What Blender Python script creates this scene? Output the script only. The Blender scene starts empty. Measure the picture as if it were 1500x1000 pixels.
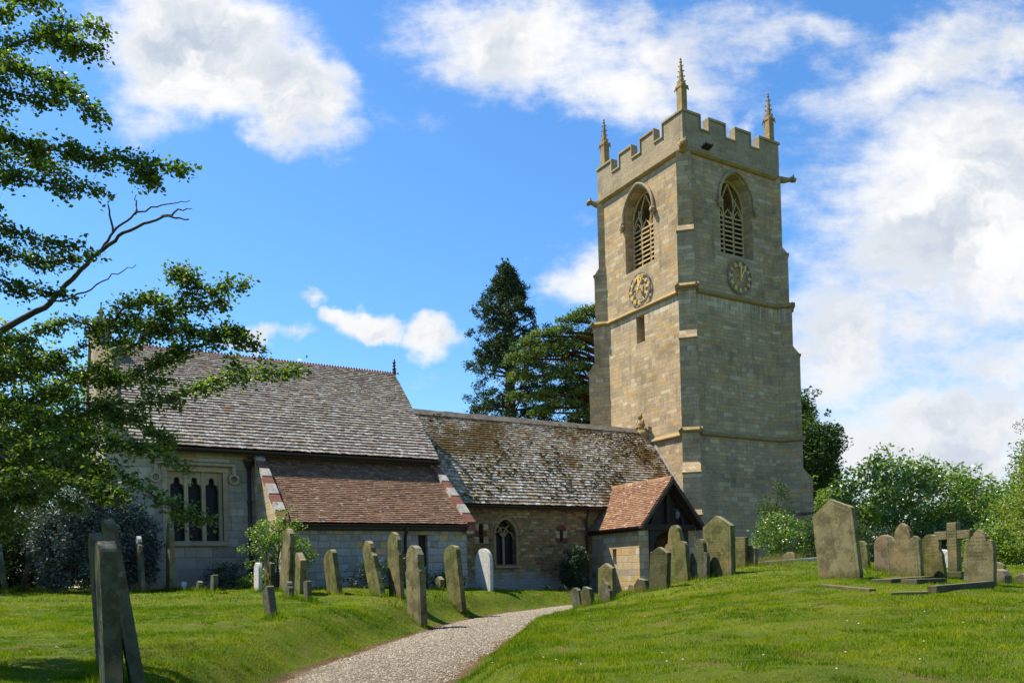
import bpy, bmesh, math, random
import numpy as np
from mathutils import Vector, Matrix, noise as mnoise
R = math.radians
random.seed(7); rng = np.random.default_rng(7)
sc = bpy.context.scene
COL = sc.collection

# ---------------------------------------------------------------- camera
YAW, PIT, ROLL = 0.5448511, 0.0068316, 0.0277275
CAM = Vector((-24.3142, -25.5079, 0.7545))
FW = Vector((math.sin(YAW), math.cos(YAW), 0)); RT = Vector((math.cos(YAW), -math.sin(YAW), 0)); ZZ = Vector((0, 0, 1))
_F = FW*math.cos(PIT)+ZZ*math.sin(PIT); _U = ZZ*math.cos(PIT)-FW*math.sin(PIT)
_R2 = RT*math.cos(ROLL)-_U*math.sin(ROLL); _U2 = RT*math.sin(ROLL)+_U*math.cos(ROLL)
cd = bpy.data.cameras.new('camera'); cam = bpy.data.objects.new('camera', cd); COL.objects.link(cam)
m = Matrix.Identity(4)
for i in range(3):
    m[i][0], m[i][1], m[i][2], m[i][3] = _R2[i], _U2[i], -_F[i], CAM[i]
cam.matrix_world = m
cd.lens = 1220.32/1500*36; cd.sensor_width = 36; cd.sensor_fit = 'HORIZONTAL'
cd.shift_y = (839.21-500)/1500; cd.clip_end = 6000; cd.clip_start = 0.05
sc.camera = cam

# ---------------------------------------------------------------- node helper
class NT:
    def __init__(s, tree): s.t = tree; s.x = 0
    def n(s, typ, **kw):
        nd = s.t.nodes.new(typ); s.x += 40; nd.location = (s.x, 0)
        for k, v in kw.items(): setattr(nd, k, v)
        return nd
    def put(s, sock, v):
        if v is None: return
        if isinstance(v, bpy.types.NodeSocket): s.t.links.new(v, sock)
        else:
            if hasattr(sock, 'default_value') and sock.type == 'RGBA' and len(v) == 3: v = (*v, 1)
            sock.default_value = v
    def m(s, op, a, b=None, c=None, clamp=False):
        nd = s.n('ShaderNodeMath', operation=op, use_clamp=clamp)
        s.put(nd.inputs[0], a); s.put(nd.inputs[1], b); s.put(nd.inputs[2], c); return nd.outputs[0]
    def vm(s, op, a, b=None, scale=None):
        nd = s.n('ShaderNodeVectorMath', operation=op)
        s.put(nd.inputs[0], a); s.put(nd.inputs[1], b)
        if scale is not None: s.put(nd.inputs['Scale'], scale)
        return nd.outputs['Value'] if op in ('DOT_PRODUCT', 'LENGTH') else nd.outputs[0]
    def sep(s, v): nd = s.n('ShaderNodeSeparateXYZ'); s.put(nd.inputs[0], v); return nd.outputs
    def comb(s, x, y, z): nd = s.n('ShaderNodeCombineXYZ'); s.put(nd.inputs[0], x); s.put(nd.inputs[1], y); s.put(nd.inputs[2], z); return nd.outputs[0]
    def mix(s, f, a, b, mode='MIX'):
        nd = s.n('ShaderNodeMix', data_type='RGBA', blend_type=mode); s.put(nd.inputs[0], f); s.put(nd.inputs[6], a); s.put(nd.inputs[7], b); return nd.outputs[2]
    def fmix(s, f, a, b):
        nd = s.n('ShaderNodeMix', data_type='FLOAT'); s.put(nd.inputs[0], f); s.put(nd.inputs[2], a); s.put(nd.inputs[3], b); return nd.outputs[0]
    def noise(s, v, scale, detail=4, rough=.55, out=0, dist=0):
        nd = s.n('ShaderNodeTexNoise'); s.put(nd.inputs['Vector'], v); s.put(nd.inputs['Scale'], scale)
        nd.inputs['Detail'].default_value = detail; nd.inputs['Roughness'].default_value = rough; nd.inputs['Distortion'].default_value = dist
        return nd.outputs[out]
    def vor(s, v, scale, feature='F1', out='Distance'):
        nd = s.n('ShaderNodeTexVoronoi', feature=feature); s.put(nd.inputs['Vector'], v); s.put(nd.inputs['Scale'], scale); return nd.outputs[out]
    def ss(s, v, a, b, lo=0., hi=1.):
        nd = s.n('ShaderNodeMapRange', interpolation_type='SMOOTHSTEP'); s.put(nd.inputs[0], v)
        for i, q in ((1, a), (2, b), (3, lo), (4, hi)): s.put(nd.inputs[i], q)
        return nd.outputs[0]
    def ramp(s, v, stops, const=False):
        nd = s.n('ShaderNodeValToRGB'); cr = nd.color_ramp; cr.interpolation = 'CONSTANT' if const else 'LINEAR'
        while len(cr.elements) < len(stops): cr.elements.new(.5)
        for e, (p, c) in zip(cr.elements, stops): e.position = p; e.color = (*c, 1)
        s.put(nd.inputs[0], v); return nd.outputs[0]
    def white(s, v, dim='2D', out=0):
        nd = s.n('ShaderNodeTexWhiteNoise', noise_dimensions=dim)
        s.put(nd.inputs['W'] if dim == '1D' else nd.inputs['Vector'], v); return nd.outputs[out]
    def bump(s, h, strength, dist):
        nd = s.n('ShaderNodeBump'); s.put(nd.inputs['Height'], h); nd.inputs['Strength'].default_value = strength; nd.inputs['Distance'].default_value = dist; return nd.outputs[0]

# ---------------------------------------------------------------- sky and sun
SUNV = Vector((-0.37, 0.385, 0.85)).normalized()
elev = math.asin(SUNV.z); az = math.atan2(SUNV.x, SUNV.y)
w = bpy.data.worlds.new("World"); sc.world = w; w.use_nodes = True
w.node_tree.nodes.clear(); N = NT(w.node_tree)
sky = N.n('ShaderNodeTexSky', sky_type='NISHITA'); sky.sun_disc = False; sky.sun_elevation = elev; sky.sun_rotation = az
sky.air_density = 1.0; sky.dust_density = .3; sky.ozone_density = 2.2
gen = N.n('ShaderNodeTexCoord').outputs['Generated']
df = N.m('MAXIMUM', N.vm('DOT_PRODUCT', gen, tuple(FW)), .08)
s_ = N.m('DIVIDE', N.vm('DOT_PRODUCT', gen, tuple(RT)), df); t_ = N.m('DIVIDE', N.sep(gen)[2], df)
st = N.comb(s_, t_, 0)
warp = N.noise(st, 5., 5, .6, out=1)
st2 = N.vm('ADD', st, N.vm('SCALE', N.vm('SUBTRACT', warp, (.5, .5, .5)), scale=.20))
def blob(px, py, rx, ry, wgt, rot=0):
    u, v = (px-750)/1220, (839-py)/1220
    u, v = u*math.cos(ROLL)+v*math.sin(ROLL), -u*math.sin(ROLL)+v*math.cos(ROLL)
    d = N.vm('SUBTRACT', st2, (u, v, 0)); a = R(rot)
    e1 = N.m('DIVIDE', N.vm('DOT_PRODUCT', d, (math.cos(a), math.sin(a), 0)), rx/1220)
    e2 = N.m('DIVIDE', N.vm('DOT_PRODUCT', d, (-math.sin(a), math.cos(a), 0)), ry/1220)
    r = N.m('SQRT', N.m('ADD', N.m('MULTIPLY', e1, e1), N.m('MULTIPLY', e2, e2)))
    return N.m('MULTIPLY', N.m('SUBTRACT', 1., r), wgt)
dens = None
for b in [(290, 40, 210, 130, 1.6, -8), (440, 120, 120, 95, 1.5, -35), (200, 130, 90, 60, .7, 0), (770, 50, 250, 85, 1.05, -12), (900, 95, 190, 80, .9, -30), (1010, 40, 160, 60, .6, 20),
          (1430, 300, 330, 270, 1.35, 0), (1340, 90, 260, 110, .95, 25), (1180, 40, 220, 60, .6, -15), (960, 60, 220, 70, .8, -15), (1490, 40, 90, 60, .8, 0), (1290, 110, 150, 70, .7, 35), (1280, 480, 230, 200, .95, 10), (1480, 540, 300, 120, .7, 0), (1350, 640, 430, 120, 1.15, 4),
          (520, 476, 88, 36, 1.5, -12), (475, 462, 40, 26, 1.2, 0), (625, 485, 62, 42, 1.5, 0), (365, 502, 46, 28, 1.3, 0), (410, 500, 40, 16, .5, 20), (446, 436, 22, 15, .7, 30), (850, 390, 85, 62, 1.0, 25), (860, 300, 40, 22, .3, 0),
          (600, 150, 90, 30, .3, -40), (700, 560, 300, 25, .12, 0), (1090, 160, 60, 20, .4, 50)]:
    q = blob(*b); dens = q if dens is None else N.m('MAXIMUM', dens, q)
f1 = N.noise(st, 6., 9, .64); f2 = N.noise(N.vm('MULTIPLY', st, (1., 2.2, 1.)), 15., 8, .66)
dn = N.m('ADD', dens, N.m('MULTIPLY', N.m('SUBTRACT', N.m('ADD', N.m('MULTIPLY', f1, .55), N.m('MULTIPLY', f2, .45)), .5), 2.1))
cov = N.ss(dn, .0, .85)
up = N.ss(N.sep(gen)[2], 0., .05)
shade = N.noise(N.vm('ADD', N.vm('MULTIPLY', st2, (1., 1.9, 1.)), (.02, .05, 3.)), 6.5, 7, .58)
thick = N.ss(dn, .35, 1.5)
low = N.ss(t_, .42, .12)
grey = N.m('MULTIPLY', N.m('ADD', N.ss(shade, .40, .64), N.m('MULTIPLY', low, .5), clamp=True), N.m('ADD', .25, N.m('MULTIPLY', thick, .6)))
CL = 4.8
ccol = N.mix(grey, (CL, CL*1.0, CL*1.0), (CL*.46, CL*.56, CL*.70))
hs = N.n('ShaderNodeHueSaturation'); hs.inputs['Saturation'].default_value = 1.12; hs.inputs['Value'].default_value = 1.0; N.put(hs.inputs['Color'], sky.outputs[0])
skyb = N.mix(N.ss(N.sep(gen)[2], -.02, .30, .25, 1.), hs.outputs[0], N.mix(1., hs.outputs[0], (.66, .93, 1.10), 'MULTIPLY'))
skyc = N.mix(N.m('MULTIPLY', cov, up), skyb, ccol)
bg = N.n('ShaderNodeBackground'); N.put(bg.inputs[0], skyc); bg.inputs[1].default_value = .108
N.put(N.n('ShaderNodeOutputWorld').inputs[0], bg.outputs[0])

sl = bpy.data.lights.new('sun', 'SUN'); sl.energy = 5.0; sl.angle = R(.53); sl.color = (1, .92, .78)
so = bpy.data.objects.new('sun', sl); COL.objects.link(so)
so.rotation_euler = SUNV.to_track_quat('Z', 'Y').to_euler(); so.location = (-30, 20, 40)
sc.view_settings.view_transform = 'Standard'; sc.view_settings.look = 'None'; sc.view_settings.gamma = 1
sc.view_settings.use_curve_mapping = False; sc.view_settings.exposure = 0.95
try: sc.cycles.max_bounces = 6; sc.cycles.transparent_max_bounces = 6
except Exception: pass

# ---------------------------------------------------------------- objects
def link(o, parent=None):
    COL.objects.link(o)
    if parent is not None: o.parent = parent
    return o
def tag(o, label=None, cat=None, group=None, kind=None):
    for k, v in (('label', label), ('category', cat), ('group', group), ('kind', kind)):
        if v: o[k] = v
    return o
def empty(name, loc=(0, 0, 0), parent=None):
    o = bpy.data.objects.new(name, None); o.empty_display_size = .3; link(o, parent); o.location = loc; return o
class MB:
    def __init__(s): s.v = []; s.f = []; s.mi = []; s.M = Matrix.Identity(4); s.mat = 0
    def add(s, vs, fs):
        b = len(s.v); s.v += [tuple(s.M @ Vector(v)) for v in vs]; s.f += [tuple(b+i for i in f) for f in fs]; s.mi += [s.mat]*len(fs)
    def box(s, x0, x1, y0, y1, z0, z1):
        s.add([(x0,y0,z0),(x1,y0,z0),(x1,y1,z0),(x0,y1,z0),(x0,y0,z1),(x1,y0,z1),(x1,y1,z1),(x0,y1,z1)],
              [(0,3,2,1),(4,5,6,7),(0,1,5,4),(1,2,6,5),(2,3,7,6),(3,0,4,7)])
    def prism(s, prof, a, b, axis='x'):
        """prof: 2-D points; axis x -> (y,z), y -> (x,z), z -> (x,y)"""
        f = {'x': lambda p, t: (t, p[0], p[1]), 'y': lambda p, t: (p[0], t, p[1]), 'z': lambda p, t: (p[0], p[1], t)}[axis]
        n = len(prof)
        s.add([f(p, a) for p in prof]+[f(p, b) for p in prof], [tuple(range(n))[::-1], tuple(range(n, 2*n))]+[(i, (i+1) % n, n+(i+1) % n, n+i) for i in range(n)])
    def tube(s, pts, r, n=8, cap=True):
        pts = [Vector(p) for p in pts]; rs = r if isinstance(r, (list, tuple)) else [r]*len(pts)
        vs = []; up = Vector((0, 0, 1))
        for i, p in enumerate(pts):
            d = (pts[min(i+1, len(pts)-1)]-pts[max(i-1, 0)]).normalized()
            a = d.cross(up)
            if a.length < .05: a = d.cross(Vector((1, 0, 0)))
            a.normalize(); b = a.cross(d)
            vs += [tuple(p+(a*math.cos(2*math.pi*k/n)+b*math.sin(2*math.pi*k/n))*rs[i]) for k in range(n)]
        fs = [(i*n+k, i*n+(k+1) % n, (i+1)*n+(k+1) % n, (i+1)*n+k) for i in range(len(pts)-1) for k in range(n)]
        if cap: fs += [tuple(range(n))[::-1], tuple(range((len(pts)-1)*n, len(pts)*n))]
        s.add(vs, fs)
    def lathe(s, c, prof, n=12):
        vs = [(c[0]+r*math.cos(2*math.pi*k/n), c[1]+r*math.sin(2*math.pi*k/n), c[2]+z) for r, z in prof for k in range(n)]
        fs = [(i*n+k, i*n+(k+1) % n, (i+1)*n+(k+1) % n, (i+1)*n+k) for i in range(len(prof)-1) for k in range(n)]
        fs += [tuple(range(n))[::-1], tuple(range((len(prof)-1)*n, len(prof)*n))]; s.add(vs, fs)
    def blob(s, c, r, sub=2, jit=.15):
        bm = bmesh.new(); bmesh.ops.create_icosphere(bm, subdivisions=sub, radius=1)
        o = Vector((random.random()*50, 0, 0))
        vs = []
        for v in bm.verts:
            k = 1+jit*mnoise.noise(v.co*1.7+o)*2; vs.append((c[0]+v.co.x*r[0]*k, c[1]+v.co.y*r[1]*k, c[2]+v.co.z*r[2]*k))
        s.add(vs, [tuple(q.index for q in f.verts) for f in bm.faces]); bm.free()
    def build(s, name, mats, parent=None, smooth=False, bevel=0, recalc=True):
        me = bpy.data.meshes.new(name); me.from_pydata(s.v, [], s.f)
        mats = mats if isinstance(mats, (list, tuple)) else [mats]
        for q in mats: me.materials.append(q)
        me.polygons.foreach_set('material_index', s.mi)
        if recalc:
            bm = bmesh.new(); bm.from_mesh(me); bmesh.ops.recalc_face_normals(bm, faces=bm.faces); bm.to_mesh(me); bm.free()
        if smooth: me.polygons.foreach_set('use_smooth', [True]*len(me.polygons))
        o = link(bpy.data.objects.new(name, me), parent)
        if bevel:
            b = o.modifiers.new('bevel', 'BEVEL'); b.width = bevel; b.segments = 2; b.limit_method = 'ANGLE'; b.angle_limit = R(35)
        me.update(); return o
def np_mesh(name, V, F, mat, parent=None):
    """V (n,3) F (m,k) constant k"""
    me = bpy.data.meshes.new(name); k = F.shape[1]
    me.vertices.add(len(V)); me.vertices.foreach_set('co', V.astype(np.float32).ravel())
    me.loops.add(F.size); me.loops.foreach_set('vertex_index', F.astype(np.int32).ravel())
    me.polygons.add(len(F)); me.polygons.foreach_set('loop_start', np.arange(0, F.size, k, dtype=np.int32))
    me.polygons.foreach_set('loop_total', np.full(len(F), k, np.int32))
    me.update(calc_edges=True); me.materials.append(mat)
    return link(bpy.data.objects.new(name, me), parent)
def cut(o, *cutters):
    """open holes: exact boolean, baked into the mesh, cutters removed"""
    for mb in cutters:
        c = mb.build('cutter', [], None)
        b = o.modifiers.new('b', 'BOOLEAN'); b.operation = 'DIFFERENCE'; b.object = c; b.solver = 'EXACT'
        bpy.context.view_layer.update()
        me = bpy.data.meshes.new_from_object(o.evaluated_get(bpy.context.evaluated_depsgraph_get()))
        o.modifiers.clear(); o.data = me
        bpy.data.objects.remove(c, do_unlink=True)
# ---------------------------------------------------------------- materials
def newmat(name):
    mt = bpy.data.materials.new(name); mt.use_nodes = True; mt.node_tree.nodes.clear()
    N = NT(mt.node_tree); out = N.n('ShaderNodeOutputMaterial'); bs = N.n('ShaderNodeBsdfPrincipled')
    N.put(out.inputs[0], bs.outputs[0]); N.out = out; N.bs = bs; return mt, N
def fin(N, col, rough=.9, nrm=None, spec=.25):
    N.put(N.bs.inputs['Base Color'], col); N.put(N.bs.inputs['Roughness'], rough); N.bs.inputs['Specular IOR Level'].default_value = spec
    if nrm is not None: N.put(N.bs.inputs['Normal'], nrm)

def ashlar(name, h, wd, pal, mcol, mortar=.012, wob=.03, stain=(.5, .5, .45), stain_amt=.35, lichen=None, zmix=None, bump=.5, drips=False, var=.35):
    mt, N = newmat(name); g = N.n('ShaderNodeNewGeometry'); P = g.outputs['Position']; nn = N.sep(g.outputs['True Normal']); p = N.sep(P)
    cond = N.m('GREATER_THAN', N.m('ABSOLUTE', nn[0]), N.m('ADD', N.m('ABSOLUTE', nn[1]), .02))
    u0 = N.fmix(cond, p[0], p[1])
    wn = N.sep(N.vm('SUBTRACT', N.noise(P, 2.2, 3, .6, out=1), (.5, .5, .5)))
    u = N.m('ADD', u0, N.m('MULTIPLY', wn[0], wob*3)); v = N.m('ADD', p[2], N.m('MULTIPLY', wn[1], wob*2.2))
    vv = N.m('ADD', N.m('DIVIDE', v, h), N.m('MULTIPLY', N.m('SINE', N.m('MULTIPLY', p[2], 2.3)), .42))
    row = N.m('FLOOR', vv); fv = N.m('FRACT', vv); r1 = N.white(N.m('ADD', row, .37), '1D')
    wr = N.m('MULTIPLY', N.m('ADD', .62, N.m('MULTIPLY', r1, .8)), wd)
    uu = N.m('ADD', N.m('DIVIDE', N.m('ADD', u, N.m('MULTIPLY', r1, 17.3)), wr), N.m('MULTIPLY', N.m('SINE', N.m('ADD', N.m('MULTIPLY', u, 3.1), N.m('MULTIPLY', row, 1.9))), .27))
    colm = N.m('FLOOR', uu); fu = N.m('FRACT', uu)
    idv = N.comb(colm, row, 0); r2 = N.white(N.vm('ADD', idv, (.5, .5, 0))); r3 = N.white(N.vm('ADD', idv, (31.5, 7.5, 0)))
    du = N.m('MULTIPLY', N.m('MINIMUM', fu, N.m('SUBTRACT', 1., fu)), wr); dv = N.m('MULTIPLY', N.m('MINIMUM', fv, N.m('SUBTRACT', 1., fv)), h)
    d = N.m('MINIMUM', du, dv); d = N.m('ADD', d, N.m('MULTIPLY', N.m('SUBTRACT', N.noise(P, 14., 3), .5), mortar*2.2))
    solid = N.ss(d, mortar*.35, mortar*1.3)
    tot = sum(q[1] for q in pal); acc = 0; stops = []
    for c, wgt in pal: stops.append((acc/tot, c)); acc += wgt
    c = N.ramp(r2, stops, const=True)
    f = N.noise(P, 9., 6, .65); fine = N.noise(P, 60., 4, .6)
    c = N.mix(1., c, N.mix(0., N.comb(*[N.m('ADD', 1-var/2, N.m('MULTIPLY', r3, var))]*3), (1, 1, 1)), 'MULTIPLY')
    c = N.mix(N.ss(f, .35, .7, 0, .35), c, N.mix(.5, c, tuple(stain)))
    c = N.mix(N.m('MULTIPLY', N.ss(N.noise(P, .55, 6, .65), .46, .66), stain_amt), c, N.mix(1., c, tuple(stain), 'MULTIPLY'))
    c = N.mix(N.ss(fine, .3, .75, 0, .3), c, N.mix(1., c, (.62, .6, .58), 'MULTIPLY'))
    pits = N.ss(N.noise(P, 26., 3, .7), .62, .75)
    c = N.mix(N.m('MULTIPLY', pits, .45), c, (.07, .06, .05))
    c = N.mix(solid, mcol, c)
    if drips:
        sv = N.comb(N.m('MULTIPLY', u0, 3.2), N.m('MULTIPLY', p[2], .28), 1.)
        c = N.mix(N.m('MULTIPLY', N.ss(N.noise(sv, 1.6, 5, .6), .55, .72), .45), c, N.mix(1., c, (.5, .5, .5), 'MULTIPLY'))
    if drips == 2:   # lime streaks washed down from the string courses, ochre iron patches low down
        sv = N.comb(N.m('MULTIPLY', u0, 5.), N.m('MULTIPLY', p[2], .15), 3.)
        dz = N.m('ADD', N.ss(p[2], 11.1, 12.4), N.m('MULTIPLY', N.m('SUBTRACT', N.noise(sv, 1.5, 3), .5), .9)); dz = N.m('MULTIPLY', N.ss(dz, .45, 1.), N.m('LESS_THAN', p[2], 12.5))
        c = N.mix(N.m('MULTIPLY', N.m('MULTIPLY', dz, N.ss(N.noise(sv, 2.2, 4, .6), .46, .58)), .6), c, (.50, .47, .40))
        oz = N.m('MULTIPLY', N.ss(p[2], 7.2, 5.6), N.ss(N.noise(N.comb(N.m('MULTIPLY', colm, .37), N.m('MULTIPLY', row, .45), 1.), 1.1, 4), .48, .60))
        c = N.mix(N.m('MULTIPLY', N.m('MULTIPLY', oz, N.m('SUBTRACT', 1., solid)), .5), c, (.42, .25, .075))
    if zmix:   # (z0, z1, colour, amount) e.g. limewash left on the foot of a wall
        z0, z1, zc, am = zmix
        zz = N.m('ADD', p[2], N.m('MULTIPLY', N.m('SUBTRACT', N.noise(P, 1.1, 5, .65), .5), 1.6))
        zf = N.m('MULTIPLY', N.ss(zz, z1, z0), am)
        zf = N.m('MULTIPLY', zf, N.ss(N.noise(P, 5., 5, .7), .25, .5, .35, 1.))
        c = N.mix(zf, c, tuple(zc))
    if lichen:
        c = N.mix(N.m('MULTIPLY', N.ss(N.noise(P, 3.1, 8, .75), .56, .66), lichen[1]), c, lichen[0])
    hgt = N.m('ADD', N.m('MULTIPLY', solid, .5), N.m('ADD', N.m('MULTIPLY', r3, .25), N.m('MULTIPLY', N.noise(P, 18., 6, .65), .7)))
    fin(N, c, .93, N.bump(hgt, bump, .03), .15)
    return mt

MT = {}
MT['tower'] = ashlar('tower_ashlar', .175, .36, [((.385,.275,.145),5),((.425,.305,.16),5),((.345,.245,.135),4),((.47,.355,.20),2),((.44,.27,.10),1.5),((.31,.235,.145),2),((.50,.40,.25),.7)],
    (.24,.17,.09), .006, .018, stain=(.60,.59,.56), stain_amt=.7, lichen=((.27,.19,.06), .3), drips=2, bump=.6, var=.2)
MT['parapet'] = ashlar('parapet_stone', .22, .5, [((.31,.235,.135),5),((.335,.25,.145),4),((.28,.215,.125),3)], (.2,.165,.12), .004, .008, stain=(.6,.62,.6), stain_amt=.7, lichen=((.25,.20,.08), .3), drips=True, bump=.5, var=.15)
MT['dress'] = ashlar('dressed_stone', .33, .6, [((.35,.265,.15),3),((.30,.235,.14),3),((.37,.27,.14),2)], (.2,.16,.11), .004, .006, stain=(.6,.6,.58), stain_amt=.5, lichen=((.22,.20,.09),.35), bump=.4, var=.2)
MT['chancel'] = ashlar('chancel_ashlar', .26, .55, [((.32,.275,.20),6),((.36,.31,.23),4),((.28,.245,.18),3),((.42,.27,.10),1.4),((.38,.32,.22),2)],
    (.17,.155,.135), .008, .012, stain=(.6,.6,.62), stain_amt=.6, lichen=((.40,.23,.05),.5), bump=.5, zmix=(.9,1.7,(.27,.25,.225),.5))
MT['nave'] = ashlar('ironstone_rubble', .115, .24, [((.27,.155,.05),5),((.33,.20,.07),4),((.20,.12,.045),4),((.40,.27,.115),2),((.14,.085,.04),2),((.31,.125,.035),1)],
    (.23,.165,.09), .012, .045, stain=(.55,.46,.36), stain_amt=.7, bump=1., zmix=(.65,1.25,(.30,.28,.25),.85))
MT['vestry'] = ashlar('vestry_stone', .19, .34, [((.34,.315,.27),6),((.30,.275,.23),5),((.38,.34,.27),2),((.45,.29,.10),2),((.26,.23,.18),2)],
    (.20,.185,.16), .010, .02, stain=(.65,.65,.66), stain_amt=.5, bump=.7)
MT['porchwall'] = ashlar('porch_stone', .21, .42, [((.44,.32,.16),4),((.42,.26,.09),3),((.33,.27,.18),3),((.48,.39,.25),2)], (.24,.2,.14), .009, .02, stain=(.6,.6,.6), stain_amt=.5, bump=.6)

def simple(name, c1, c2, scale=8, rough=.85, bump=.3, bd=.02, spec=.2, extra=None):
    mt, N = newmat(name); P = N.n('ShaderNodeNewGeometry').outputs['Position']
    f = N.noise(P, scale, 6, .65); c = N.mix(N.ss(f, .3, .7), c1, c2)
    if extra: c = N.mix(N.ss(N.noise(P, extra[1], 6, .7), extra[2], extra[2]+.1), c, extra[0])
    fin(N, c, rough, N.bump(N.noise(P, scale*3, 5, .6), bump, bd), spec); return mt
MT['string'] = simple('weathered_string_stone', (.34,.235,.10), (.22,.16,.08), 3, .95, .6, .03, extra=((.36,.24,.07), 2.5, .55))
MT['coping'] = simple('pale_coping_stone', (.40,.37,.31), (.22,.2,.17), 5, .95, .5, .02)
MT['coping_red'] = simple('red_sandstone', (.22,.085,.055), (.13,.055,.04), 5, .95, .5, .02, extra=((.35,.33,.3), 4., .6))
MT['brickred'] = simple('red_stone_block', (.20,.055,.035), (.13,.04,.03), 7, .9)
MT['timber'] = simple('dark_timber', (.022,.016,.012), (.04,.028,.02), 10, .7, .4, .01)
MT['barge'] = simple('brown_bargeboard', (.075,.05,.033), (.04,.027,.018), 10, .75, .4, .01)
MT['iron'] = simple('dark_brown_iron', (.022,.017,.015), (.04,.025,.02), 12, .5, .2, .005, .4)
MT['slate'] = simple('louvre_stone', (.52,.37,.19), (.38,.27,.14), 5, .9)
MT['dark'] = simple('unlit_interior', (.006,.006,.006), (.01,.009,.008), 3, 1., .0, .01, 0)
MT['gold'] = simple('gilt_metal', (.80,.56,.12), (.66,.44,.09), 20, .5, .2, .003, .5)
MT['clockringshade'] = simple('worn_clock_ring', (.15,.15,.15), (.2,.18,.15), 12, .7)  # ring of the right-face clock, coloured near the wall so it barely shows
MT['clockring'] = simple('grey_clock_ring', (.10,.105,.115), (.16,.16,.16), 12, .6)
MT['bark'] = simple('grey_brown_bark', (.11,.09,.07), (.05,.042,.034), 14, .95, .8, .02)
MT['barkred'] = simple('red_brown_bark', (.13,.06,.035), (.06,.03,.02), 3, .95, .8, .05)
MT['ridgeclay'] = simple('orange_ridge_clay', (.38,.13,.065), (.22,.09,.055), 4, .9, .4, .02, extra=((.3,.28,.24), 5., .6))
MT['ridgestone'] = simple('ridge_stone', (.22,.18,.13), (.11,.095,.075), 5, .95, .5, .02, extra=((.13,.11,.035), 3., .58))
MT['shedtile'] = simple('pale_shed_tile', (.3,.26,.24), (.18,.15,.14), 6)
MT['moss'] = simple('brown_moss', (.12,.085,.018), (.055,.045,.012), 20, 1., 1., .02, 0)

def leaded():
    mt, N = newmat('leaded_glass'); g = N.n('ShaderNodeNewGeometry'); P = g.outputs['Position']; p = N.sep(P); nn = N.sep(g.outputs['True Normal'])
    u = N.fmix(N.m('GREATER_THAN', N.m('ABSOLUTE', nn[0]), N.m('ABSOLUTE', nn[1])), p[0], p[1])
    a = N.m('DIVIDE', N.m('ADD', u, N.m('MULTIPLY', p[2], .75)), .105); b = N.m('DIVIDE', N.m('SUBTRACT', u, N.m('MULTIPLY', p[2], .75)), .105)
    e = N.m('MINIMUM', N.m('ABSOLUTE', N.m('SUBTRACT', N.m('FRACT', a), .5)), N.m('ABSOLUTE', N.m('SUBTRACT', N.m('FRACT', b), .5)))
    lead = N.ss(e, .11, .06); idr = N.white(N.comb(N.m('ADD', N.m('FLOOR', N.m('ADD', a, .5)), .5), N.m('ADD', N.m('FLOOR', N.m('ADD', b, .5)), .5), 0), out=1)
    c = N.mix(lead, (.006, .007, .010), (.03, .03, .032))
    tilt = N.vm('SCALE', N.vm('SUBTRACT', idr, (.5, .5, .5)), scale=.06)
    fin(N, c, N.fmix(lead, .3, .6), N.vm('NORMALIZE', N.vm('ADD', g.outputs['Normal'], tilt)), .12); return mt
MT['glass'] = leaded()

def tilemat(name, stops, lichen, moss=None, rough=.9, dirt=.5):
    mt, N = newmat(name); g = N.n('ShaderNodeNewGeometry'); P = g.outputs['Position']; r = g.outputs['Random Per Island']
    c = N.ramp(r, stops); f = N.noise(P, 11., 7, .7)
    c = N.mix(N.ss(N.noise(P, 30., 4, .7), .35, .7, 0, dirt), c, N.mix(1., c, (.5, .47, .45), 'MULTIPLY'))
    for col, s, th, am in lichen:
        rr = N.m('MULTIPLY', N.m('SUBTRACT', N.white(N.m('MULTIPLY', r, 91.7+s), '1D'), .5), .16)
        c = N.mix(N.m('MULTIPLY', N.ss(N.m('ADD', N.noise(P, s, 6, .72), rr), th, th+.07), am), c, col)
    if moss:
        col, s, th, am = moss
        k = N.m('ADD', N.noise(P, s, 5, .7), N.m('MULTIPLY', N.m('SUBTRACT', N.noise(P, 13., 5, .7), .5), .55))
        c = N.mix(N.m('MULTIPLY', N.ss(k, th, th+.06), am), c, col)
    fin(N, c, rough, N.bump(f, .7, .02), .2); return mt
MT['stonetile'] = tilemat('stone_roof_tile', [(0,(.20,.155,.125)),(.3,(.26,.21,.165)),(.6,(.32,.265,.21)),(.85,(.38,.325,.265)),(1,(.21,.165,.13))],
    [((.55,.51,.45),7.,.54,.7),((.09,.07,.055),16.,.60,.5),((.33,.22,.09),3.3,.58,.5)])
MT['mossytile'] = tilemat('mossy_stone_tile', [(0,(.17,.125,.085)),(.3,(.28,.21,.14)),(.6,(.36,.285,.19)),(.85,(.45,.38,.28)),(1,(.19,.13,.09))],
    [((.66,.62,.54),6.,.53,.8),((.05,.042,.03),16.,.60,.6),((.36,.24,.09),2.6,.55,.55)], ((.12,.068,.012),.42,.495,.9))
MT['claytile'] = tilemat('clay_roof_tile', [(0,(.145,.078,.045)),(.25,(.225,.122,.068)),(.5,(.18,.10,.058)),(.75,(.28,.17,.10)),(.9,(.20,.12,.075)),(1,(.11,.062,.042))],
    [((.52,.45,.38),9.,.61,.7),((.08,.05,.04),13.,.60,.5)])
MT['porchtile'] = tilemat('porch_clay_tile', [(0,(.17,.08,.045)),(.3,(.26,.135,.07)),(.6,(.20,.105,.06)),(.85,(.33,.20,.11)),(1,(.13,.068,.045))],
    [((.62,.50,.40),9.,.60,.6),((.09,.05,.04),13.,.62,.4)])

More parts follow.
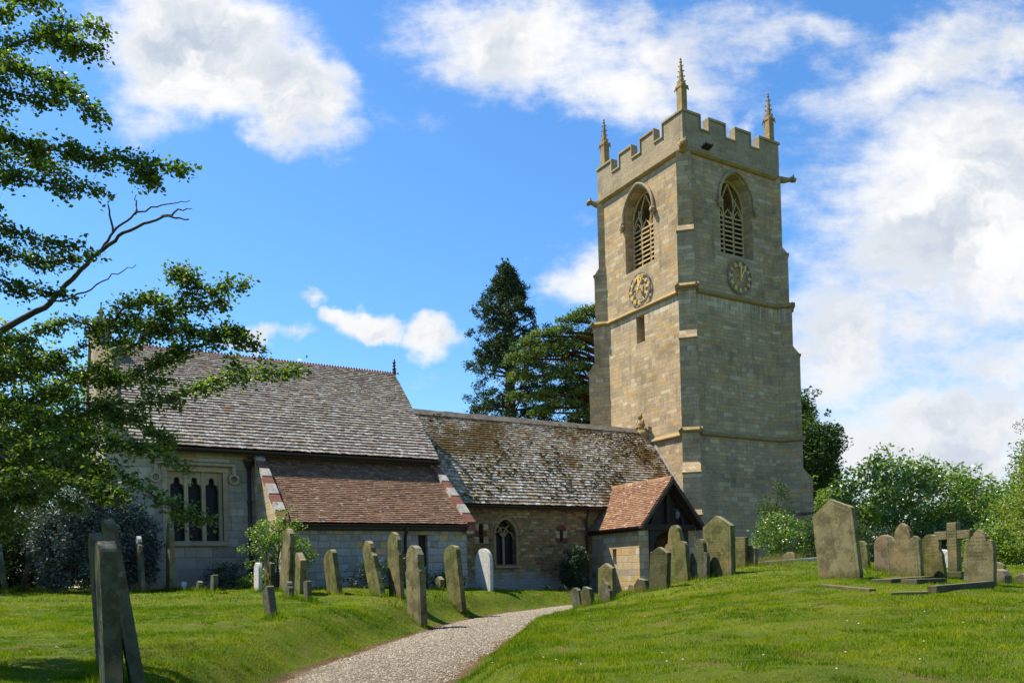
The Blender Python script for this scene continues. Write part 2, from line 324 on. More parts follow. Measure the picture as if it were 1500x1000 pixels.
def headstone_mat(name, base, green, grey, gf=.5):
    mt, N = newmat(name); g = N.n('ShaderNodeNewGeometry'); P = g.outputs['Position']
    oi = N.n('ShaderNodeObjectInfo'); rn = oi.outputs['Random']; tc = N.n('ShaderNodeTexCoord').outputs['Object']
    off = N.vm('ADD', tc, N.comb(N.m('MULTIPLY', rn, 37.), N.m('MULTIPLY', rn, 91.), 0))
    c = N.mix(N.ss(N.noise(off, 2.5, 6, .6), .35, .65), base, grey)
    z = N.sep(tc)[2]
    streak = N.noise(N.vm('MULTIPLY', off, (1., 7., .8)), 1.2, 6, .65)
    gk = N.m('ADD', N.ss(streak, .36, .64, 0, .9), N.m('MULTIPLY', N.m('SUBTRACT', rn, .5), .4), clamp=True)
    c = N.mix(N.m('MULTIPLY', gk, gf*1.6, clamp=True), c, green)
    c = N.mix(N.ss(N.noise(off, 3.2, 8, .72), .44, .58, 0, .7), c, N.mix(1., c, (.42, .40, .34), 'MULTIPLY'))
    c = N.mix(N.ss(N.noise(N.vm('ADD', off, (2, 8, 6)), 2.1, 6, .65), .52, .64, 0, .5), c, (.24, .15, .07))
    drip = N.noise(N.vm('MULTIPLY', N.vm('ADD', off, (3, 5, 0)), (1., 13., .6)), 1.1, 4, .6)
    c = N.mix(N.m('MULTIPLY', N.ss(drip, .60, .70), .55), c, (.055, .045, .03))
    c = N.mix(N.m('MULTIPLY', N.ss(N.noise(off, 9., 8, .8), .585, .65), .5), c, (.31,.30,.22))
    c = N.mix(N.m('MULTIPLY', N.ss(N.noise(N.vm('ADD', off, (9, 1, 4)), 5., 8, .78), .60, .68), .5), c, (.27,.19,.05))
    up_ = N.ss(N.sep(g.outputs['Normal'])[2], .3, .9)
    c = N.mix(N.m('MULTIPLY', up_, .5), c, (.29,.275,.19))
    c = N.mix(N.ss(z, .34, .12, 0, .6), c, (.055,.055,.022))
    hgt = N.m('ADD', N.m('MULTIPLY', N.noise(off, 38., 6, .65), .5), N.m('MULTIPLY', N.noise(off, 5., 4, .6), 1.))
    pz = N.sep(tc); line = N.ss(N.m('ABSOLUTE', N.m('SUBTRACT', N.m('FRACT', N.m('DIVIDE', z, .062)), .5)), .26, .18)
    row = N.m('FLOOR', N.m('DIVIDE', z, .062)); ltr = N.ss(N.noise(N.comb(N.m('MULTIPLY', pz[1], 1.), row, rn), 46., 1, .5), .46, .54)
    half = N.m('ADD', .10, N.m('MULTIPLY', N.white(row, '1D'), .11))
    reg = N.m('MULTIPLY', N.ss(N.m('ABSOLUTE', pz[1]), half, N.m('SUBTRACT', half, .01)), N.m('MULTIPLY', N.ss(z, .55, .60), N.ss(z, 1.02, .96)))
    ins = N.m('MULTIPLY', N.m('MULTIPLY', N.m('MULTIPLY', line, ltr), reg), N.ss(rn, .25, .45))
    c = N.mix(N.m('MULTIPLY', ins, .5), c, (.05, .045, .03)); hgt = N.m('SUBTRACT', hgt, N.m('MULTIPLY', ins, .5))
    fin(N, c, .95, N.bump(hgt, .7, .015), .1); return mt
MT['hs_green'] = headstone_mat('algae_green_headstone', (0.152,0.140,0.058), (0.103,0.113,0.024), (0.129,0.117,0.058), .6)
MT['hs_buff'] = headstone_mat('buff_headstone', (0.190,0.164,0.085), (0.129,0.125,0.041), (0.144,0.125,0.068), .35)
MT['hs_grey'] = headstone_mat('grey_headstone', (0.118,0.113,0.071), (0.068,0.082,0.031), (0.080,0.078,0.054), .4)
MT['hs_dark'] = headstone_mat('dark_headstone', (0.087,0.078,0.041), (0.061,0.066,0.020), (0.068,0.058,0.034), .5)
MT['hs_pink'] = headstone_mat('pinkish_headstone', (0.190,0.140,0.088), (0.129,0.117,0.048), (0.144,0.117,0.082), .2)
MT['hs_white'] = simple('white_lichen_stone', (.52,.50,.45), (.36,.34,.30), 12, .95, .9, .03, extra=((.42,.25,.06), 6., .62))

def leafmat(name, a, b, c3, trans=.35, rough=.45, spec=.4):
    mt, N = newmat(name); g = N.n('ShaderNodeNewGeometry'); r = g.outputs['Random Per Island']; P = g.outputs['Position']
    c = N.ramp(r, [(0, a), (.5, b), (.93, c3), (1, tuple(q*1.3 for q in c3))]); c = N.mix(N.ss(N.noise(P, .9, 3), .35, .65, 0, .5), c, N.mix(1., c, (.55, .62, .5), 'MULTIPLY'))
    fin(N, c, rough, None, spec)
    tr = N.n('ShaderNodeBsdfTranslucent'); N.put(tr.inputs[0], N.mix(1., c, (1.3, 1.6, .5), 'MULTIPLY'))
    mx = N.n('ShaderNodeMixShader'); mx.inputs[0].default_value = trans; N.put(mx.inputs[1], N.bs.outputs[0]); N.put(mx.inputs[2], tr.outputs[0])
    N.put(N.out.inputs[0], mx.outputs[0]); return mt
MT['l_haw'] = leafmat('hawthorn_leaf', (.048,.082,.012), (.09,.135,.020), (.18,.22,.035), .45)
MT['l_seq'] = leafmat('sequoia_needles', (.018,.036,.022), (.032,.060,.028), (.07,.10,.032), .12, .7, .2)
MT['l_ced'] = leafmat('cedar_needles', (.065,.11,.045), (.12,.17,.06), (.24,.28,.08), .2, .7, .2)
MT['l_yew'] = leafmat('yew_needles', (.032,.062,.018), (.06,.10,.026), (.12,.17,.04), .22, .7, .2)
MT['l_laurel'] = leafmat('laurel_leaf', (.07,.12,.015), (.13,.20,.025), (.24,.31,.06), .32, .32, .6)
MT['l_bright'] = leafmat('bright_green_leaf', (.09,.15,.018), (.14,.21,.028), (.23,.29,.05), .4)
MT['l_lime'] = leafmat('yellow_green_leaf', (.10,.135,.015), (.16,.20,.02), (.27,.29,.04), .4)
MT['l_blue'] = leafmat('blue_grey_leaf', (.05,.066,.058), (.085,.105,.096), (.16,.185,.17), .12, .6)
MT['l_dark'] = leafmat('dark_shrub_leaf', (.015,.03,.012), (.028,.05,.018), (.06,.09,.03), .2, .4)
MT['l_red'] = leafmat('dark_red_leaf', (.07,.008,.012), (.11,.012,.018), (.16,.03,.03), .25)
MT['l_dry'] = leafmat('dry_stalk', (.20,.14,.06), (.28,.21,.09), (.36,.29,.15), .2, .8, .2)
def blademat():
    mt, N = newmat('grass_blade'); g = N.n('ShaderNodeNewGeometry'); r = g.outputs['Random Per Island']; P = g.outputs['Position']
    k = N.m('ADD', N.m('MULTIPLY', r, .35), N.m('MULTIPLY', N.ss(N.noise(P, .8, 8, .7), .36, .64), .65))
    c = N.ramp(k, [(0, (.040,.092,.003)), (.3, (.100,.168,.004)), (.6, (.172,.222,.005)), (.85, (.255,.265,.010)), (1, (.33,.28,.04))])
    br = N.ss(N.noise(N.vm('ADD', P, (4, 9, 2)), 1.9, 9, .75), .555, .64)
    c = N.mix(N.m('MULTIPLY', br, .85), c, N.mix(r, (.15,.10,.035), (.27,.20,.075)))
    fin(N, c, .8, None, .06); tr = N.n('ShaderNodeBsdfTranslucent'); N.put(tr.inputs[0], N.mix(1., c, (1.2, 1.4, .6), 'MULTIPLY'))
    mx = N.n('ShaderNodeMixShader'); mx.inputs[0].default_value = .35; N.put(mx.inputs[1], N.bs.outputs[0]); N.put(mx.inputs[2], tr.outputs[0]); N.put(N.out.inputs[0], mx.outputs[0]); return mt
MT['l_blade'] = blademat()
MT['litter'] = leafmat('leaf_litter', (.13,.06,.02), (.22,.11,.04), (.30,.18,.08), .1, .8, .1)
# ---- measured layout (metres, world)
P=[(-24.38,-18.10,0.02),(-23.70,-18.28,-0.02),(-22.95,-18.37,-0.09),(-22.15,-17.46,-0.25),(-24.41,-12.58,0.20),(-24.45,-5.55,0.52),(-24.51,5.01,0.87),(-22.80,-12.97,0.12),(-21.93,-5.90,0.43),(-20.73,3.89,0.77),(-22.48,1.44,0.81),(-20.69,-11.91,0.21),(-21.48,-15.29,-0.02),(-22.20,-14.51,0.07),(-18.73,-6.09,0.56),(-17.91,-6.59,0.50),(-19.70,-12.52,0.20),(-17.01,-7.72,0.41),(-17.51,-10.33,0.24),(-16.79,-9.60,0.25),(-15.45,-8.07,0.32),(-12.07,-3.69,0.40),(-13.93,-0.23,0.53),(-12.25,-5.92,0.29),(-9.94,-3.81,0.25),(-6.77,-1.64,0.19),(-20.88,-20.10,-0.05),(-20.51,-21.02,0.00),(-19.66,-21.77,-0.00),(-18.69,-22.59,-0.01),(-17.86,-16.55,-0.01),(-17.05,-17.63,0.07),(-16.31,-18.08,0.18),(-15.29,-19.28,0.20),(-14.41,-20.40,0.18),(-14.22,-11.16,0.01),(-12.49,-9.28,0.04),(-11.23,-8.29,0.19),(-11.81,-10.86,0.41),(-11.35,-11.15,0.46),(-10.31,-10.61,0.60),(-9.61,-11.03,0.69),(-7.67,-9.87,0.92),(-6.34,-10.09,1.02),(-6.80,-11.56,0.91),(-10.53,-15.15,0.57),(-9.17,-15.39,0.58),(-10.29,-17.63,0.43),(-7.62,-16.91,0.37),(-22.00,-1.00,0.72),(-17.00,-3.00,0.66),(-12.00,-3.00,0.50),(-9.00,0.00,0.35),(-5.50,0.00,0.05),(-3.00,-3.00,-0.02),(1.00,-1.00,0.40),(6.00,-1.00,0.70),(8.00,5.00,0.60),(20.00,0.00,0.60),(25.00,-12.00,0.50),(0.00,12.00,0.60),(-22.00,12.00,0.70),(-34.00,-5.00,0.75),(-40.00,-25.00,0.30),(-24.30,-25.50,-0.75),(-24.00,-32.00,-0.80),(-12.00,-32.00,-0.50),(-34.00,-32.00,-0.30),(0.00,-22.00,0.20),(10.00,-25.00,0.20),(40.00,-30.00,0.30),(30.00,30.00,0.60),(-50.00,20.00,0.70)]
PATH=[(-26.13,-29.08,-0.95),(-23.53,-22.47,-0.7),(-21.57,-17.58,-0.47),(-21.08,-16.71,-0.45),(-19.67,-14.75,-0.38),(-17.14,-11.73,-0.3),(-14.44,-8.69,-0.22),(-12.26,-7.09,-0.17),(-10.03,-5.87,-0.13),(-7.61,-4.65,-0.1),(-5.45,-3.62,-0.05),(-3.98,-2.75,0.0)]
HAW=[
 (True,[(-25.48,-15.45,1.50),(-25.01,-15.74,2.53),(-24.55,-16.03,3.11),(-24.32,-16.17,3.27),(-23.96,-16.39,3.48),(-23.78,-16.50,3.69),(-23.47,-16.69,4.03),(-23.25,-16.94,4.17),(-22.99,-17.22,4.23),(-22.79,-17.34,4.20)]),
 (True,[(-23.47,-16.69,4.03),(-23.35,-16.76,4.22),(-23.15,-16.89,4.38),(-22.93,-17.02,4.45),(-22.74,-17.14,4.47)]),
 (True,[(-23.38,-16.75,4.19),(-23.40,-16.73,4.45),(-23.42,-16.73,4.58)]),
 (True,[(-23.18,-16.87,4.36),(-23.18,-16.87,4.54)]),
 (True,[(-23.00,-17.09,4.27),(-22.86,-17.18,4.33),(-22.74,-17.25,4.35)]),
 (True,[(-24.32,-16.17,3.27),(-23.92,-16.30,3.55),(-23.60,-16.38,3.68),(-23.35,-16.41,3.89),(-23.15,-16.53,3.99)]),
 (False,[(-24.93,-16.40,4.51),(-24.60,-16.60,5.30),(-24.27,-16.80,5.63),(-24.03,-16.95,5.74),(-23.78,-17.22,5.75),(-23.49,-17.51,5.69)]),
 (False,[(-24.59,-16.61,5.73),(-24.27,-16.81,5.97),(-24.05,-16.94,6.14),(-23.87,-17.05,6.05)]),
 (False,[(-24.03,-16.95,5.74),(-23.83,-17.19,5.64),(-23.69,-17.39,5.51),(-23.57,-17.46,5.51)]),
 (False,[(-24.89,-16.77,4.77),(-24.48,-17.02,5.29),(-24.18,-17.21,5.28),(-23.93,-17.47,5.15),(-23.74,-17.70,4.91),(-23.53,-17.83,4.68)]),
 (False,[(-24.60,-16.72,5.06),(-24.28,-16.91,5.20),(-24.02,-17.07,5.16),(-23.84,-17.18,5.09)]),
 (False,[(-25.10,-16.17,4.13),(-24.61,-16.47,4.86),(-24.29,-16.67,4.95),(-23.98,-16.97,4.74),(-23.67,-17.28,4.63),(-23.34,-17.71,4.47),(-23.13,-17.95,4.37),(-22.94,-18.18,4.26)]),
 (False,[(-23.30,-17.74,4.46),(-23.25,-17.76,4.37),(-23.19,-17.80,4.29)]),
 (False,[(-24.92,-16.63,3.99),(-24.50,-16.89,4.46),(-24.19,-17.07,4.40),(-23.94,-17.23,4.33),(-23.74,-17.46,4.25),(-23.53,-17.71,4.13)]),
 (False,[(-24.74,-16.16,4.40),(-24.29,-16.43,4.86),(-24.02,-16.60,4.79),(-23.80,-16.73,4.72)]),
 (False,[(-24.74,-16.50,3.52),(-24.41,-16.71,4.07),(-24.10,-16.90,3.96),(-23.89,-17.02,3.88),(-23.71,-17.24,3.80)]),
 (False,[(-24.75,-16.15,3.76),(-24.31,-16.42,3.97),(-24.04,-16.58,3.83),(-23.76,-16.74,3.86),(-23.61,-16.96,3.84)]),
 (False,[(-24.64,-16.44,3.24),(-24.31,-16.64,3.61),(-24.00,-16.83,3.50),(-23.81,-16.95,3.45)]),
 (False,[(-24.81,-15.40,2.62),(-24.21,-15.77,3.29),(-23.76,-16.04,3.48),(-23.39,-16.38,3.38),(-23.07,-16.70,3.33),(-22.91,-16.91,3.47),(-22.70,-17.15,3.63),(-22.55,-17.36,3.57),(-22.37,-17.59,3.56)]),
 (False,[(-22.70,-17.15,3.63),(-22.75,-17.13,3.72),(-22.81,-17.09,3.78),(-22.90,-17.03,3.78)]),
 (False,[(-23.39,-16.38,3.38),(-23.26,-16.58,3.53),(-23.13,-16.78,3.56),(-23.04,-16.83,3.58)]),
 (False,[(-22.91,-16.91,3.47),(-22.64,-17.19,3.45),(-22.47,-17.29,3.50)]),
 (False,[(-23.07,-16.70,3.33),(-22.76,-17.12,3.22),(-22.50,-17.39,3.14),(-22.39,-17.57,3.06),(-22.26,-17.65,2.96)]),
 (False,[(-23.59,-16.38,2.80),(-23.08,-16.80,2.89),(-22.82,-17.08,3.02),(-22.61,-17.32,3.08),(-22.44,-17.42,3.19),(-22.40,-17.57,3.14)]),
 (False,[(-24.80,-15.87,2.00),(-24.34,-16.15,2.51),(-24.00,-16.36,2.65),(-23.49,-16.67,2.93),(-23.21,-16.84,3.13),(-23.00,-16.97,3.37),(-22.97,-16.99,3.52)]),
 (False,[(-24.00,-16.36,2.65),(-23.65,-16.34,2.80),(-23.24,-16.59,2.86),(-22.97,-16.87,2.76)]),
 (False,[(-24.56,-16.48,1.93),(-24.13,-16.74,2.23),(-23.70,-17.01,2.47),(-23.29,-17.37,2.42),(-23.00,-17.67,2.43),(-22.80,-17.90,2.55),(-22.51,-18.19,2.61),(-22.32,-18.43,2.55),(-22.18,-18.51,2.58)]),
 (False,[(-23.70,-17.01,2.47),(-23.39,-17.31,2.31),(-23.18,-17.56,2.16),(-23.05,-17.63,2.07)]),
 (False,[(-24.75,-17.06,1.39),(-24.34,-17.31,1.89),(-23.85,-17.61,2.05),(-23.52,-17.93,1.96),(-23.27,-18.20,1.91),(-23.07,-18.32,1.75)]),
 (False,[(-24.34,-17.31,1.89),(-23.95,-17.55,1.82),(-23.62,-17.87,1.74),(-23.42,-18.11,1.66),(-23.23,-18.22,1.46),(-23.07,-18.32,1.37),(-22.90,-18.42,1.30)]),
 (False,[(-24.64,-17.37,1.48),(-24.25,-17.60,1.69),(-23.92,-17.80,1.68),(-23.64,-18.09,1.57),(-23.46,-18.20,1.51)]),
 (False,[(-24.70,-15.34,2.36),(-24.11,-15.71,2.34),(-23.75,-15.92,2.46),(-23.39,-16.14,2.42)]),
 (False,[(-24.68,-15.59,2.86),(-24.33,-15.81,2.95),(-23.98,-16.02,3.04),(-23.57,-16.27,3.20),(-23.22,-16.48,3.24)]),
 (False,[(-24.66,-16.65,1.66),(-24.25,-16.90,1.56),(-23.99,-17.06,1.64),(-23.74,-17.33,1.50)]),
]
CED=[(7.0,16.2,17.3,1.1,0.5),(7.7,15.8,17.5,1.1,0.5),(6.2,16.7,16.9,1.0,0.4),(5.5,17.1,16.2,1.1,0.4),(4.6,17.7,16.0,1.1,0.4),(3.8,18.1,15.5,0.9,0.4),(3.2,18.5,14.6,0.9,0.5),(3.3,18.4,13.5,0.7,0.5),(4.7,17.6,15.0,1.4,0.6),(5.9,16.9,15.2,1.2,0.6),(6.5,16.5,13.9,1.4,0.6),(5.4,17.2,13.4,1.2,0.5),(4.6,17.7,12.3,0.9,0.3),(5.8,17.0,11.7,1.1,0.4),(6.9,16.3,12.4,1.2,0.5),(4.4,17.8,11.2,0.8,0.3),(7.2,16.1,11.2,1.0,0.4),(6.4,16.6,10.9,0.9,0.3),(7.7,15.8,16.3,1.0,0.4),(7.8,15.7,13.7,1.0,0.5)]
# ---------------------------------------------------------------- terrain
P = np.array(P); PATH = np.array(PATH); SC = 20.
def _phi(r): return np.where(r > 0, r*r*np.log(np.maximum(r, 1e-9)), 0)
_A = P[:, :2]/SC; _n = len(P)
_K = _phi(np.linalg.norm(_A[:, None]-_A[None], axis=2))+.002*np.eye(_n); _Q = np.c_[np.ones(_n), _A]
_c = np.linalg.solve(np.block([[_K, _Q], [_Q.T, np.zeros((3, 3))]]), np.r_[P[:, 2], 0, 0, 0])
def lawn(x, y):
    x = np.atleast_1d(np.asarray(x, float)); y = np.atleast_1d(np.asarray(y, float)); q = np.stack([x, y], -1)/SC
    out = np.zeros(x.shape)
    for i in range(0, len(x), 20000):
        qq = q[i:i+20000]; r = np.linalg.norm(qq[:, None, :]-_A[None], axis=-1)
        out[i:i+20000] = _phi(r)@_c[:-3]+_c[-3]+qq[:, 0]*_c[-2]+qq[:, 1]*_c[-1]
    rr = np.hypot(x+12, y+10); t = np.clip((rr-30)/14, 0, 1); t = t*t*(3-2*t)
    return out*(1-t)+.6*t
def pathinfo(x, y):
    x = np.atleast_1d(np.asarray(x, float)); y = np.atleast_1d(np.asarray(y, float)); bd = np.full(x.shape, 1e9); bz = np.zeros(x.shape); sd = np.zeros(x.shape)
    for a, b in zip(PATH[:-1], PATH[1:]):
        ab = b[:2]-a[:2]; t = np.clip(((x-a[0])*ab[0]+(y-a[1])*ab[1])/(ab@ab), 0, 1)
        dx = x-a[0]-t*ab[0]; dy = y-a[1]-t*ab[1]; dd = np.hypot(dx, dy); m_ = dd < bd
        bd = np.where(m_, dd, bd); bz = np.where(m_, a[2]+t*(b[2]-a[2]), bz); sd = np.where(m_, np.sign(ab[0]*dy-ab[1]*dx), sd)
    return bd, bz, sd
def wav(x, y): return .5*np.sin(x*1.9+1.3*np.sin(y*1.1))+.3*np.sin(y*3.3+x*1.7)+.2*np.sin(x*6.1-y*5.3)
HW = 1.02
_lat = rng.random((256, 256))
def vn(x, y, o=0):   # value noise 0..1
    x = np.asarray(x)+o*17.3; y = np.asarray(y)+o*5.1; xi, yi = np.floor(x).astype(int), np.floor(y).astype(int); fx, fy = x-xi, y-yi; fx = fx*fx*(3-2*fx); fy = fy*fy*(3-2*fy)
    g_ = lambda i, j: _lat[(xi+i) % 256, (yi+j) % 256]
    return (g_(0, 0)*(1-fx)+g_(1, 0)*fx)*(1-fy)+(g_(0, 1)*(1-fx)+g_(1, 1)*fx)*fy
def ground(x, y, rough=True):
    z = lawn(x, y); bd, bz, sd = pathinfo(x, y); bd = bd+.09*wav(x*1.3, y*1.3)
    if rough: z = z+.018*wav(x*1.1, y*.9)+.05*(vn(np.asarray(x)*1.3, np.asarray(y)*1.3)-.5)+.03*(vn(np.asarray(x)*3.1, np.asarray(y)*3.1, 1)-.5)
    t = np.clip((bd-HW)/np.where(sd > 0, .8+.45*np.clip((np.atleast_1d(y)+15.5)/3, 0, 1), .8), 0, 1); t = t*t*(3-2*t)
    return bz*(1-t)+z*t
def gz(x, y): return float(ground(x, y)[0])
def axis_(lo, hi, st, far):
    a = list(np.arange(lo, hi+1e-6, st)); s = st; v = hi
    while v < far: s *= 1.35; v += s; a.append(v)
    s = st; v = lo; b = []
    while v > -far: s *= 1.35; v -= s; b.append(v)
    return np.array(b[::-1]+a)
ax = axis_(-33, 4, .2, 2500); ay = axis_(-30, 3, .2, 2500)
GX, GY = np.meshgrid(ax, ay); Zg = ground(GX.ravel(), GY.ravel())
V = np.c_[GX.ravel(), GY.ravel(), Zg]; nx, ny = len(ax), len(ay)
ii, jj = np.meshgrid(np.arange(nx-1), np.arange(ny-1)); k0 = (jj*nx+ii).ravel()
F = np.c_[k0, k0+1, k0+nx+1, k0+nx]

mt, N = newmat('mown_grass_turf'); MT['turf'] = mt
at = N.n('ShaderNodeAttribute', attribute_name='soil'); Pp = N.n('ShaderNodeNewGeometry').outputs['Position']
c = N.mix(N.ss(N.noise(Pp, 1.1, 6, .6), .35, .65), (.070,.105,.005), (.12,.145,.008))
c = N.mix(N.ss(N.noise(Pp, 24., 5, .7), .35, .7, 0, .6), c, (.035,.055,.010))
c = N.mix(N.ss(N.noise(N.vm('ADD', Pp, (7, 3, 0)), 1.4, 9, .75), .54, .64, 0, .8), c, (.14,.10,.04))
soil = N.m('ADD', at.outputs['Fac'], N.m('MULTIPLY', N.m('SUBTRACT', N.noise(Pp, 5., 6, .7), .5), 1.3))
sc_ = N.mix(N.ss(N.noise(Pp, 40., 4, .7), .35, .65), (.16,.095,.05), (.07,.045,.028))
c = N.mix(N.ss(soil, .35, .7), c, sc_)
fin(N, c, .95, N.bump(N.noise(Pp, 45., 6, .7), 1., .03), .1)
lawn_o = np_mesh('lawn', V, F, mt); lawn_o.data.polygons.foreach_set('use_smooth', [True]*len(F))
bd, bz, sd = pathinfo(V[:, 0], V[:, 1]); bdw = bd+.09*wav(V[:, 0]*1.3, V[:, 1]*1.3)
s = np.clip(1.2-np.abs(bdw-HW-.02)/np.where(sd > 0, .22, .15), 0, 1)
a = lawn_o.data.attributes.new('soil', 'FLOAT', 'POINT'); a.data.foreach_set('value', s.astype(np.float32))
tag(lawn_o, kind='structure')

# gravel path: a strip a centimetre above the ground, ragged edges
seg = np.r_[0, np.cumsum(np.hypot(*np.diff(PATH[:, :2], axis=0).T))]; T = np.arange(0, seg[-1], .12)
cx_ = np.interp(T, seg, PATH[:, 0]); cy_ = np.interp(T, seg, PATH[:, 1])
ker = np.ones(9)/9; pad = lambda q: np.convolve(np.r_[[q[0]]*4, q, [q[-1]]*4], ker, 'valid')
cx_, cy_ = pad(cx_), pad(cy_); tx, ty = np.gradient(cx_), np.gradient(cy_); L_ = np.hypot(tx, ty); nx_, ny_ = -ty/L_, tx/L_
NA = 17; vs = []; uv = []
for k in range(NA):
    u = k/(NA-1)*2-1; wdt = 1.06+.10*np.sin(T*2.1+(2 if u > 0 else 0))+.06*np.sin(T*6.3+u)+.04*rng.normal(size=len(T))*(abs(u) > .9)
    x = cx_+nx_*u*wdt; y = cy_+ny_*u*wdt
    vs.append(np.c_[x, y, ground(x, y)+.014*(1-u**6)-.004*u**6+.03*(1-u*u)]); uv.append(np.full(len(T), u))
V = np.concatenate(vs); n = len(T); F = np.array([[k*n+i, k*n+i+1, (k+1)*n+i+1, (k+1)*n+i] for k in range(NA-1) for i in range(n-1)])
mt, N = newmat('pale_gravel'); MT['gravel'] = mt
Pp = N.n('ShaderNodeNewGeometry').outputs['Position']; at = N.n('ShaderNodeAttribute', attribute_name='across')
vc = N.sep(N.vor(Pp, 62., out='Color')); vd = N.vor(Pp, 62.)
c = N.ramp(vc[0], [(0,(.12,.10,.07)),(.3,(.21,.18,.13)),(.55,(.16,.125,.085)),(.8,(.29,.26,.20)),(.93,(.09,.065,.04)),(1,(.36,.33,.27))])
c = N.mix(N.ss(vd, .25, .7, 0, .6), c, (.09,.07,.05))
c = N.mix(N.ss(N.noise(Pp, 1.6, 6, .65), .48, .68, 0, .45), c, (.15,.115,.08))
e = N.m('ADD', at.outputs['Fac'], N.m('MULTIPLY', N.m('SUBTRACT', N.noise(Pp, 3.5, 6, .7), .5), .9))
c = N.mix(N.ss(e, .62, 1.05, 0, .85), c, N.mix(N.ss(N.noise(Pp, 30., 4), .4, .6), (.20,.115,.06), (.09,.06,.035)))
c = N.mix(1., c, (.85, .84, .80), 'MULTIPLY')
fin(N, c, .95, N.bump(N.m('ADD', N.m('MULTIPLY', vd, -1.), N.m('MULTIPLY', N.noise(Pp, 9., 5), .8)), .9, .02), .15)
po = np_mesh('gravel_path', V, F, mt); po.data.polygons.foreach_set('use_smooth', [True]*len(F))
a = po.data.attributes.new('across', 'FLOAT', 'POINT'); a.data.foreach_set('value', np.abs(np.concatenate(uv)).astype(np.float32))
tag(po, kind='structure')

# loose gravel stones
def frustum_pts(n, d0, d1, px0, px1, power=1.):
    d = d0+(d1-d0)*rng.random(n)**power; px = px0+(px1-px0)*rng.random(n); lat = (px-750)/1220*d
    return CAM.x+FW.x*d+RT.x*lat, CAM.y+FW.y*d+RT.y*lat, d
x, y, d = frustum_pts(150000, 7.5, 26, 250, 1000, .8)
bd, bz, sd = pathinfo(x, y); k = (bd+.09*wav(x*1.3, y*1.3) < 1.0+.05*rng.normal(size=len(x))) ; x, y, d = x[k], y[k], d[k]; n = len(x)
r = rng.uniform(.006, .017, n)*(1+(d-8)*.03); z = ground(x, y)+.045*np.clip(1-(bd[k]/1.1)**2, 0, 1)+r*.2
oct_ = np.array([[1,0,0],[0,1,0],[-1,0,0],[0,-1,0],[0,0,.7],[0,0,-.7]]); fo = np.array([[0,1,4],[1,2,4],[2,3,4],[3,0,4]])
ang = rng.random(n)*6.28; O = oct_[None]*(.7+.6*rng.random((n, 6, 1)))*r[:, None, None]
X = O[:, :, 0]*np.cos(ang)[:, None]-O[:, :, 1]*np.sin(ang)[:, None]; Y = O[:, :, 0]*np.sin(ang)[:, None]+O[:, :, 1]*np.cos(ang)[:, None]
V = np.stack([X+x[:, None], Y+y[:, None], O[:, :, 2]+z[:, None]], -1).reshape(-1, 3); F = (fo[None]+np.arange(n)[:, None, None]*6).reshape(-1, 3)
mt, N = newmat('loose_gravel_stone'); rr = N.n('ShaderNodeNewGeometry').outputs['Random Per Island']
fin(N, N.ramp(rr, [(0,(.13,.11,.08)),(.3,(.22,.19,.14)),(.55,(.17,.13,.085)),(.8,(.30,.27,.21)),(.93,(.10,.07,.045)),(1,(.40,.37,.31))]), .85, None, .25)
tag(np_mesh('loose_gravel', V, F, mt), 'small pale stones strewn over the winding gravel path', 'gravel', kind='stuff')

# dead leaves and husks lying along the path edges
x, y, d = frustum_pts(60000, 7.5, 27, 200, 1000, .8); bd, bz, sd = pathinfo(x, y); k = np.abs(bd+.09*wav(x*1.3, y*1.3)-HW-.02) < np.where(sd > 0, .22, .12)*np.abs(rng.normal(size=len(x))); k &= vn(x*2., y*2., 8) > .3
x, y, d = x[k], y[k], d[k]; n = len(x); z = ground(x, y)+.012+.02*rng.random(n); r = rng.uniform(.006, .016, n); a1 = rng.random(n)*6.28; q = rng.normal(0, .35, (n, 4))
V = np.stack([np.c_[x+r*np.cos(a1+j*1.57)*(1 if j % 2 else .6), y+r*np.sin(a1+j*1.57)*(1 if j % 2 else .6), z+q[:, j]*r] for j in range(4)], 1).reshape(-1, 3)
tag(np_mesh('leaf_litter', V, np.arange(4*n).reshape(-1, 4), MT['litter']), 'rusty brown leaf litter gathered along both edges of the gravel path', 'leaf litter', kind='stuff')
# grass blades
def blades(name, n, d0, d1, hmin, hmax, wd, mat, power, keep, kind_label=None, dens=None):
    x, y, d = frustum_pts(n, d0, d1, -60, 1560, power)
    bd, bz, sd = pathinfo(x, y); bdw = bd+.09*wav(x*1.3, y*1.3)
    k = keep(x, y, bdw, sd) & (rng.random(n) < .35+1.3*vn(x*6., y*6., 5)) & ~((vn(x*2.6, y*2.6, 6)*.6+vn(x*9., y*9., 7)*.4 > .74) & (rng.random(n) < .85)); x, y, d, bdw = x[k], y[k], d[k], bdw[k]; n = len(x)
    tf = vn(x*4.5, y*4.5, 2); t2_ = vn(x*11., y*11., 3); patch = .35+.75*vn(x*1.1, y*1.1, 4)+1.3*np.clip(tf-.55, 0, 1)*2+.5*(t2_-.5)
    h = rng.uniform(hmin, hmax, n)*np.clip(patch, .3, 2.2)*(1+.5*np.exp(-((bdw-1.9)/.35)**2)); ang = rng.random(n)*6.28; ln = rng.normal(0, .55, n)
    wv = wd*(1+(d-d0)*.05)*rng.uniform(.7, 1.3, n); z = ground(x, y)-.006
    dx, dy = np.cos(ang), np.sin(ang)
    a = np.c_[x-dx*wv, y-dy*wv, z]; b = np.c_[x+dx*wv, y+dy*wv, z]
    la = ang+1.57*np.sign(rng.normal(size=n)); t = np.c_[x+np.cos(la)*h*ln*.8, y+np.sin(la)*h*ln*.8, z+h]
    V = np.stack([a, b, t], 1).reshape(-1, 3); F = np.arange(3*n).reshape(-1, 3)
    return np_mesh(name, V, F, mat)
